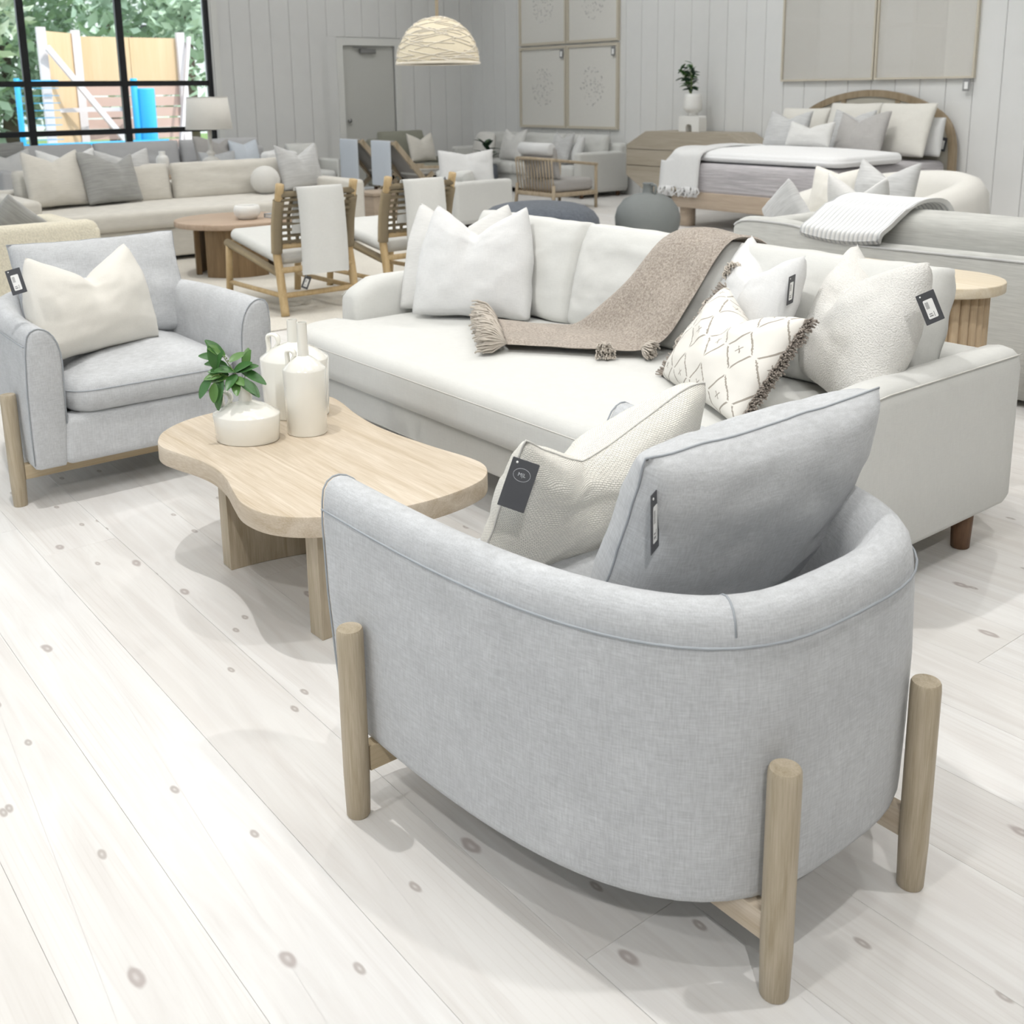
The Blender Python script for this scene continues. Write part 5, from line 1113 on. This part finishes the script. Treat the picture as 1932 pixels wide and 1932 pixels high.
# ------------------------------------------------------------------ dresser with vase
dr = empty('dresser', (-9.165, 10.2, 0), 0, 'oak dresser with chamfered corners against the board wall', 'dresser')
OC = [(-1.0, .33), (-.64, .13), (.64, .13), (1.0, .33), (1.0, .71), (.66, .885), (-.66, .885), (-1.0, .71)]
V = [(x, y, z) for y in (-.25, .25) for x, z in OC]; n_ = 8
obj('carcass', (V, [tuple(range(8)), tuple(range(15, 7, -1))] + [(i, 8 + i, 8 + (i + 1) % 8, (i + 1) % 8) for i in range(8)]), MT['dresser'], dr, smooth=False)
def w_at(z): return 1.0 if .33 <= z <= .71 else (1.0 - (z - .71) * .34 / .175 if z > .71 else .64 + (z - .13) * .36 / .2)
for z0, z1 in ((.665, .875), (.46, .655), (.145, .45)):
    ring = [(w_at(z0) - .015, z0)] + [(.985, q) for q in (.33, .71) if z0 < q < z1] + [(w_at(z1) - .015, z1)]
    ring = ring + [(-x, z) for x, z in ring[::-1]]; m_ = len(ring); V = [(x, y, z) for y in (-.268, -.25) for x, z in ring]
    bm = bmesh.new(); vs = [bm.verts.new(v) for v in V]; [bm.faces.new([vs[i] for i in q]) for q in [tuple(range(m_)), tuple(range(2 * m_ - 1, m_ - 1, -1))] + [(i, i + m_, (i + 1) % m_ + m_, (i + 1) % m_) for i in range(m_)]]; bmesh.ops.recalc_face_normals(bm, faces=bm.faces)
    obj('drawer_front', bm, MT['dresser'], dr, smooth=False)
for s in (-1, 1):
    for y in (-.18, .18): obj('leg', rbox(.06, .05, .135, .006, x=s * .6, y=y), MT['dresser'], dr)
va = empty('arch_vase', (-9.25, 10.18, .887), 0, 'white sculptural arch vase with greenery on the dresser', 'vase')
A = [(-.165, 0), (-.165, .16)] + [(-.165 + .03 * (1 - math.cos(t)), .16 + .03 * math.sin(t)) for t in (.5, 1.0, 1.57)] + [(.165 - .03 * (1 - math.cos(t)), .16 + .03 * math.sin(t)) for t in (1.57, 1.0, .5)] + [(.165, .16), (.165, 0), (.05, 0), (.05, .05)] + [(.05 * math.cos(t), .05 + .04 * math.sin(t)) for t in (.5, 1.0, 1.57, 2.1, 2.6)] + [(-.05, .05), (-.05, 0)]
V = [(x, y, z) for y in (-.07, .07) for x, z in A]; m_ = len(A); F = [tuple(range(m_)), tuple(range(2 * m_ - 1, m_ - 1, -1))] + [(i, i + m_, (i + 1) % m_ + m_, (i + 1) % m_) for i in range(m_)]
bm = bmesh.new(); vs = [bm.verts.new(v) for v in V]; [bm.faces.new([vs[i] for i in q]) for q in F]; bmesh.ops.recalc_face_normals(bm, faces=bm.faces)
obj('arch_foot', bm, MT['ceramic_matte'], va, smooth=False); obj('vase_neck', mv(lathe([(.07, 0), (.06, .02), (.085, .05), (.112, .07), (.118, .10), (.108, .22), (.10, .265), (.092, .265), (.09, .24)], 28), 0, 0, .19), MT['ceramic_matte'], va)
gr_ = empty('green_branches', (-9.25, 10.15, 1.30), 0, 'green leafy branches standing in the arch vase', 'plant')
rnd = random.Random(8); lm3 = leaf_me(.11, .045, .02); lm3.materials.append(MT['darkleaf']); lm4 = leaf_me(.10, .05, .02); lm4.materials.append(MT['leaf'])
for b in range(9):
    d = Vector((rnd.uniform(-.55, .3), rnd.uniform(-.25, .1), 1)).normalized(); L = rnd.uniform(.28, .42); P = [tuple(d * L * t + Vector((0, 0, 0))) for t in (0, .3, .6, 1)]
    obj('stem', tube(P, .004, 6), MT['stem'], gr_)
    for i in range(8):
        t = .3 + .7 * i / 7; lf = obj('leaf', (lm3, lm4)[i % 2], parent=gr_); lf.location = d * L * t; lf.rotation_euler = (rnd.uniform(-.6, .6), rnd.uniform(-1.0, .3), rnd.uniform(-2.6, 1.8) - .6)
# ------------------------------------------------------------------ bed
bd = empty('platform_bed', (-6.90, 9.38, 0), 0, 'oak platform bed with an arched cane headboard', 'bed')
HB = .98
for s in (-1, 1): obj('side_rail', rbox(.05, 2.0, .17, .006, x=s * (HB - .025), y=0, z=.20), MT['bed_wood'], bd)
obj('foot_rail', rbox(2 * HB, .05, .17, .006, y=-.98, z=.20), MT['bed_wood'], bd)
for s in (-1, 1): obj('leg', slab(rrect(.16, .16, .075, 6, s * (HB - .12), -.88), 0, .20, .01, rings=1, cap='ngon'), MT['bed_wood'], bd)
obj('mattress', slab(densify(rrect(2 * HB - .06, 1.98, .10, 5), .12), .33, .66, .07, .02, 0, 6, 5), MT['quilt'], bd)
AR = [(-.98, .0), (-.98, .62), (-.96, .86), (-.88, 1.04), (-.70, 1.17), (-.4, 1.28), (0, 1.33), (.4, 1.28), (.70, 1.17), (.88, 1.04), (.96, .86), (.98, .62), (.98, .0)]
pa = catmull(AR, 5, closed=False); V = []; F = []
for i, (x, z) in enumerate(pa):
    a = Vector(pa[max(0, i - 1)]); b_ = Vector(pa[min(len(pa) - 1, i + 1)]); t = (b_ - a).normalized(); nn = Vector((-t.y, t.x)) * .035
    for y, e in ((.985, 1), (1.045, 1), (1.045, -1), (.985, -1)): V.append((x + nn.x * e, y, z + nn.y * e))
for i in range(len(pa) - 1):
    for j_ in range(4): F.append((i * 4 + j_, i * 4 + (j_ + 1) % 4, (i + 1) * 4 + (j_ + 1) % 4, (i + 1) * 4 + j_))
hd = obj('headboard', (V, F), MT['head_wood'], bd, smooth=False)
obj('cane_panel', ([(x * .97, y, z * .98) for y in (1.0, 1.012) for x, z in pa], [tuple(range(len(pa))), tuple(range(2 * len(pa) - 1, len(pa) - 1, -1))]), MT['cane'], hd, smooth=False)
for x in (-.33, .33): obj('headboard_slat', box(x - .03, x + .03, .99, 1.03, .3, 1.28), MT['head_wood'], hd, smooth=False)
card(hd, (.88, .975, .82), (R_(90), R_(10), 0), .09, .14)
dv = obj('duvet', slab(densify(rrect(2.0, 1.10, .14, 6), .10), 0, .10, .05, .05, 0, 7, 5), MT['duvet'], loc=(-6.90, 9.0, .675)); tag(dv, 'puffy white duvet folded across the bed', 'duvet')
tf = empty('fringed_throw', (-7.55, 8.72, 0), 0, 'white fringed throw over the foot corner of the bed', 'blanket')
pth = [(.75, .80), (.4, .815), (.05, .815), (-.22, .80), (-.335, .76), (-.365, .66), (-.38, .52), (-.39, .41)]
LEf = catmull(pth, 5, closed=False); V = []; F = []; KW = 9
for lay in (0, 1):
    for (y, z) in LEf:
        for k_ in range(KW):
            t = -1 + 2 * k_ / (KW - 1); ov = max(0, -(t + .55)) ; V.append((-.20 + .26 * t, y + lay * .02 + .01 * math.sin(t * 6 + y * 5), z - lay * .015 + .012 * math.sin(t * 7 + y * 6) - (.25 * ov if z > .7 else 0)))
n_ = len(LEf)
for l_ in (0, 1):
    for i in range(n_ - 1):
        for j_ in range(KW - 1): F.append((l_ * n_ * KW + i * KW + j_, l_ * n_ * KW + i * KW + j_ + 1, l_ * n_ * KW + (i + 1) * KW + j_ + 1, l_ * n_ * KW + (i + 1) * KW + j_))
for i in range(n_ - 1):
    for j_ in (0, KW - 1): F.append((i * KW + j_, (i + 1) * KW + j_, (i + 1) * KW + j_ + n_ * KW, i * KW + j_ + n_ * KW))
bm = bmesh.new(); vs = [bm.verts.new(v) for v in V]; [bm.faces.new([vs[i] for i in q]) for q in F]; bmesh.ops.recalc_face_normals(bm, faces=bm.faces)
obj('cloth', bm, MT['white_linen'], tf); rnd = random.Random(2); P = []
for i in range(60):
    k_ = rnd.uniform(-1, 1); a = Vector((-.20 + .26 * k_, -.385, .42)); P.append(tube([a, a + Vector((rnd.uniform(-.03, .03), rnd.uniform(-.03, .03), -.05)), a + Vector((rnd.uniform(-.05, .05), rnd.uniform(-.05, .05), -.10))], .008, 5))
obj('fringe', join(*P), MT['white_linen'], tf)['kind'] = 'stuff'
bp2 = dict(group='pillows on the bed')
ZB = .785
def bedp(label, x, y, w, h, mat, z=.70, lean=22, **k2): return pillow('bed_pillow', label, 'pillow', w, h, .17, mat, (x - .15 - w * .45, y), (x - .15 + w * .45, y), z, lean, **bp2, **k2)
bedp('off-white square pillow at the left against the headboard', -7.40, 9.98, .64, .52, MT['euro'], seed=91)
bedp('off-white square pillow in the middle against the headboard', -6.77, 9.97, .64, .58, MT['euro'], seed=92)
bedp('large off-white square pillow at the right against the headboard', -6.14, 9.94, .64, .58, MT['euro'], seed=93)
bedp('striped sleeping pillow half hidden at the right of the headboard', -5.98, 10.16, .42, .40, MT['white_linen'], lean=10, seed=94)
bedp('pale grey chopped pillow at the left of the bed', -7.38, 9.70, .56, .50, MT['grey_pale'], chop=.1, seed=95)
bedp('warm grey chopped pillow in the middle of the bed', -6.42, 9.66, .58, .50, MT['taupe_grey'], chop=.12, skew=-.2, seed=96)
bedp('grey pillow peeking out behind the warm grey one on the bed', -6.62, 9.80, .5, .5, MT['grey_pale'], chop=.08, lean=18, seed=97)
bedp('small white lumbar pillow in front of the bed pillows', -6.85, 9.44, .56, .28, MT['white_slub'], z=.80, chop=.08, seed=98)
# ------------------------------------------------------------------ grey sofa behind the console, its back to the viewer
gs = empty('grey_sofa', (-2.36, 5.12, 0), 0, 'grey slub sofa with its swooping back towards the viewer', 'sofa')
prof = [(-1.5, .695), (-1.47, .715), (-1.40, .728), (-1.27, .730), (-1.12, .725), (-1.0, .703), (-.90, .672), (-.78, .660), (-.5, .662), (.3, .672), (1.5, .675)]
pc = catmull(prof, 4, closed=False); V = []; F = []
for x, z in pc:
    for y, zz in ((-.51, .04), (-.52, .30), (-.52, z - .035), (-.505, z - .01), (-.47, z), (-.43, z - .01), (-.41, z - .04), (-.41, .04)): V.append((x, y, zz))
for i in range(len(pc) - 1):
    for j_ in range(8): F.append((i * 8 + j_, i * 8 + (j_ + 1) % 8, (i + 1) * 8 + (j_ + 1) % 8, (i + 1) * 8 + j_))
F += [tuple(range(8)), tuple((len(pc) - 1) * 8 + j_ for j_ in range(7, -1, -1))]
bm = bmesh.new(); vs = [bm.verts.new(v) for v in V]; [bm.faces.new([vs[i] for i in q]) for q in F]; bmesh.ops.recalc_face_normals(bm, faces=bm.faces)
obj('back_panel', bm, MT['grey_fabric'], gs)
obj('welt', tube([(x, -.517, z - .02) for x, z in pc], .006, 6), MT['grey_pale'], gs)
for s in (-1, 1): obj('arm', slab(rrect(.14, .94, .05, 5, s * 1.43, .04), .06, .70 if s < 0 else .66, .05, rings=2, seg=5), MT['grey_fabric'], gs)
obj('base_frame', slab(rrect(2.9, .96, .04, 4, 0, .02), .03, .28, .02, rings=1, cap='ngon'), MT['grey_fabric'], gs)
for i in range(2):
    obj('seat_cushion', slab(densify(rrect(1.35, .80, .06, 4, -.68 + 1.36 * i, .08), .1), .28, .45, .05, .02, 0, 5, 5), MT['grey_fabric'], gs)
for x0, x1 in ((-.86, .28), (.28, 1.36)):
    obj('back_pillow', slab(densify(rrect(x1 - x0, .26, .10, 6, (x0 + x1) / 2, -.27), .08), .44, .80, .09, .015, 0, 5, 6), MT['grey_fabric'], gs)
gp = dict(group='pillows behind the grey sofa back')
pillow('throw_pillow', 'grey mottled pillow at the left end of the grey sofa', 'pillow', .34, .34, .14, MT['grey_pale'], (-3.76, 5.24), (-4.06, 5.30), .52, 8, seed=101, roll=38, **gp)
pillow('throw_pillow', 'white pillow next to the mottled one on the grey sofa', 'pillow', .46, .46, .15, MT['white_slub'], (-3.36, 5.34), (-3.80, 5.42), .47, 8, seed=102, chop=.12, **gp)
# ribbed throw over its back
rb = empty('ribbed_throw', (-2.36, 5.12, 0), 0, 'ribbed white throw folded over the grey sofa back', 'blanket')
V = []; F = []; UVr = []; pth = [(-.525, .66), (-.53, .70), (-.48, .735), (-.42, .78), (-.33, .83), (-.22, .845), (-.10, .82), (.0, .70)]
q = catmull(pth, 5, closed=False); n_ = len(q)
for lay in (0, 1):
    for i, (y, z) in enumerate(q):
        for k_ in range(13):
            t = k_ / 12; x = -1.05 + .46 * t + .10 * i / n_; low = .05 * math.sin(math.pi * t) * (1 - i / n_)
            V.append((x, y - (.018 * (1 - lay)) * (1 if i < n_ / 2 else -1), z + .018 * (1 - lay) - low * .4)); UVr.append((t * .5, i / n_))
for l_ in (0, 1):
    for i in range(n_ - 1):
        for k_ in range(12): F.append((l_ * n_ * 13 + i * 13 + k_, l_ * n_ * 13 + i * 13 + k_ + 1, l_ * n_ * 13 + (i + 1) * 13 + k_ + 1, l_ * n_ * 13 + (i + 1) * 13 + k_))
for i in range(n_ - 1):
    for k_ in (0, 12): F.append((i * 13 + k_, (i + 1) * 13 + k_, (i + 1) * 13 + k_ + n_ * 13, i * 13 + k_ + n_ * 13))
for k_ in range(12): F.append((k_, k_ + 1, k_ + 1 + n_ * 13, k_ + n_ * 13))
obj('cloth', mk('cloth', V, F, UVr), MT['ribbed'], rb)
# ------------------------------------------------------------------ curved cream sofa
cs2 = empty('curved_sofa', (-4.75, 7.05, 0), 0, 'curved cream sofa with a sloping rounded back', 'sofa')
V = []; F = []; K = 40; A0, A1 = R_(-62), R_(168)
for i in range(K + 1):
    t = i / K; a = A0 + (A1 - A0) * t; hgt = .48 + .30 * math.sin(math.pi * min(1, max(0, t))) ** .7
    for r_, z in ((.62, .06), (.84, .06), (.92, .12), (.95, hgt * .6), (.93, hgt * .86), (.87, hgt * .97), (.79, hgt), (.71, hgt * .97), (.66, hgt * .86), (.64, hgt * .6)): V.append((r_ * math.cos(a), r_ * math.sin(a) * .85, z))
for i in range(K):
    for j_ in range(10): F.append((i * 10 + j_, i * 10 + (j_ + 1) % 10, (i + 1) * 10 + (j_ + 1) % 10, (i + 1) * 10 + j_))
F += [tuple(range(10)), tuple(K * 10 + j_ for j_ in range(9, -1, -1))]
bm = bmesh.new(); vs = [bm.verts.new(v) for v in V]; [bm.faces.new([vs[i] for i in q_]) for q_ in F]; bmesh.ops.recalc_face_normals(bm, faces=bm.faces)
obj('curved_back', bm, MT['cream_smooth'], cs2)
obj('seat_cushion', slab(sell(.66, .58, 2.4, 48), .20, .43, .08, .03, 0, 6, 5), MT['cream_smooth'], cs2); obj('plinth', slab(sell(.60, .52, 2.4, 40), 0, .20, .02, rings=1, cap='ngon'), MT['cream_smooth'], cs2)
pillow('throw_pillow', 'pale grey chopped pillow on the curved cream sofa', 'pillow', .56, .46, .18, MT['grey_pale'], (-4.68, 6.86), (-4.16, 6.76), .45, 14, chop=.13, seed=111, group='pillows on the curved sofa')
pillow('throw_pillow', 'small cream pillow tucked left of the chopped one on the curved sofa', 'pillow', .42, .38, .15, MT['cream_knit'], (-5.1, 6.95), (-4.72, 6.98), .45, 14, chop=.05, seed=112, group='pillows on the curved sofa')
# ------------------------------------------------------------------ fluted console behind the white sofa
cn = empty('fluted_console', (-2.52, 3.50, 0), 0, 'pale oak console with fluted drum legs behind the white sofa', 'console table')
obj('table_top', slab(rrect(1.46, .44, .219, 16), .705, .742, .005, rings=1, seg=2, cap='ngon'), MT['console'], cn)
for s in (-1, 1):
    dl = obj('drum_leg', mv(lathe([(.15, 0), (.15, .705)], 40), s * .50, 0, 0), MT['flute'], cn)
    fl = mk('flute', *cyl(.0175, 0, .705, 10, .002)); fl.materials.append(MT['flute'])
    for i in range(30):
        a = 2 * math.pi * i / 30; obj('flute', fl, parent=dl, loc=(s * .50 + .165 * math.cos(a), .165 * math.sin(a), 0))
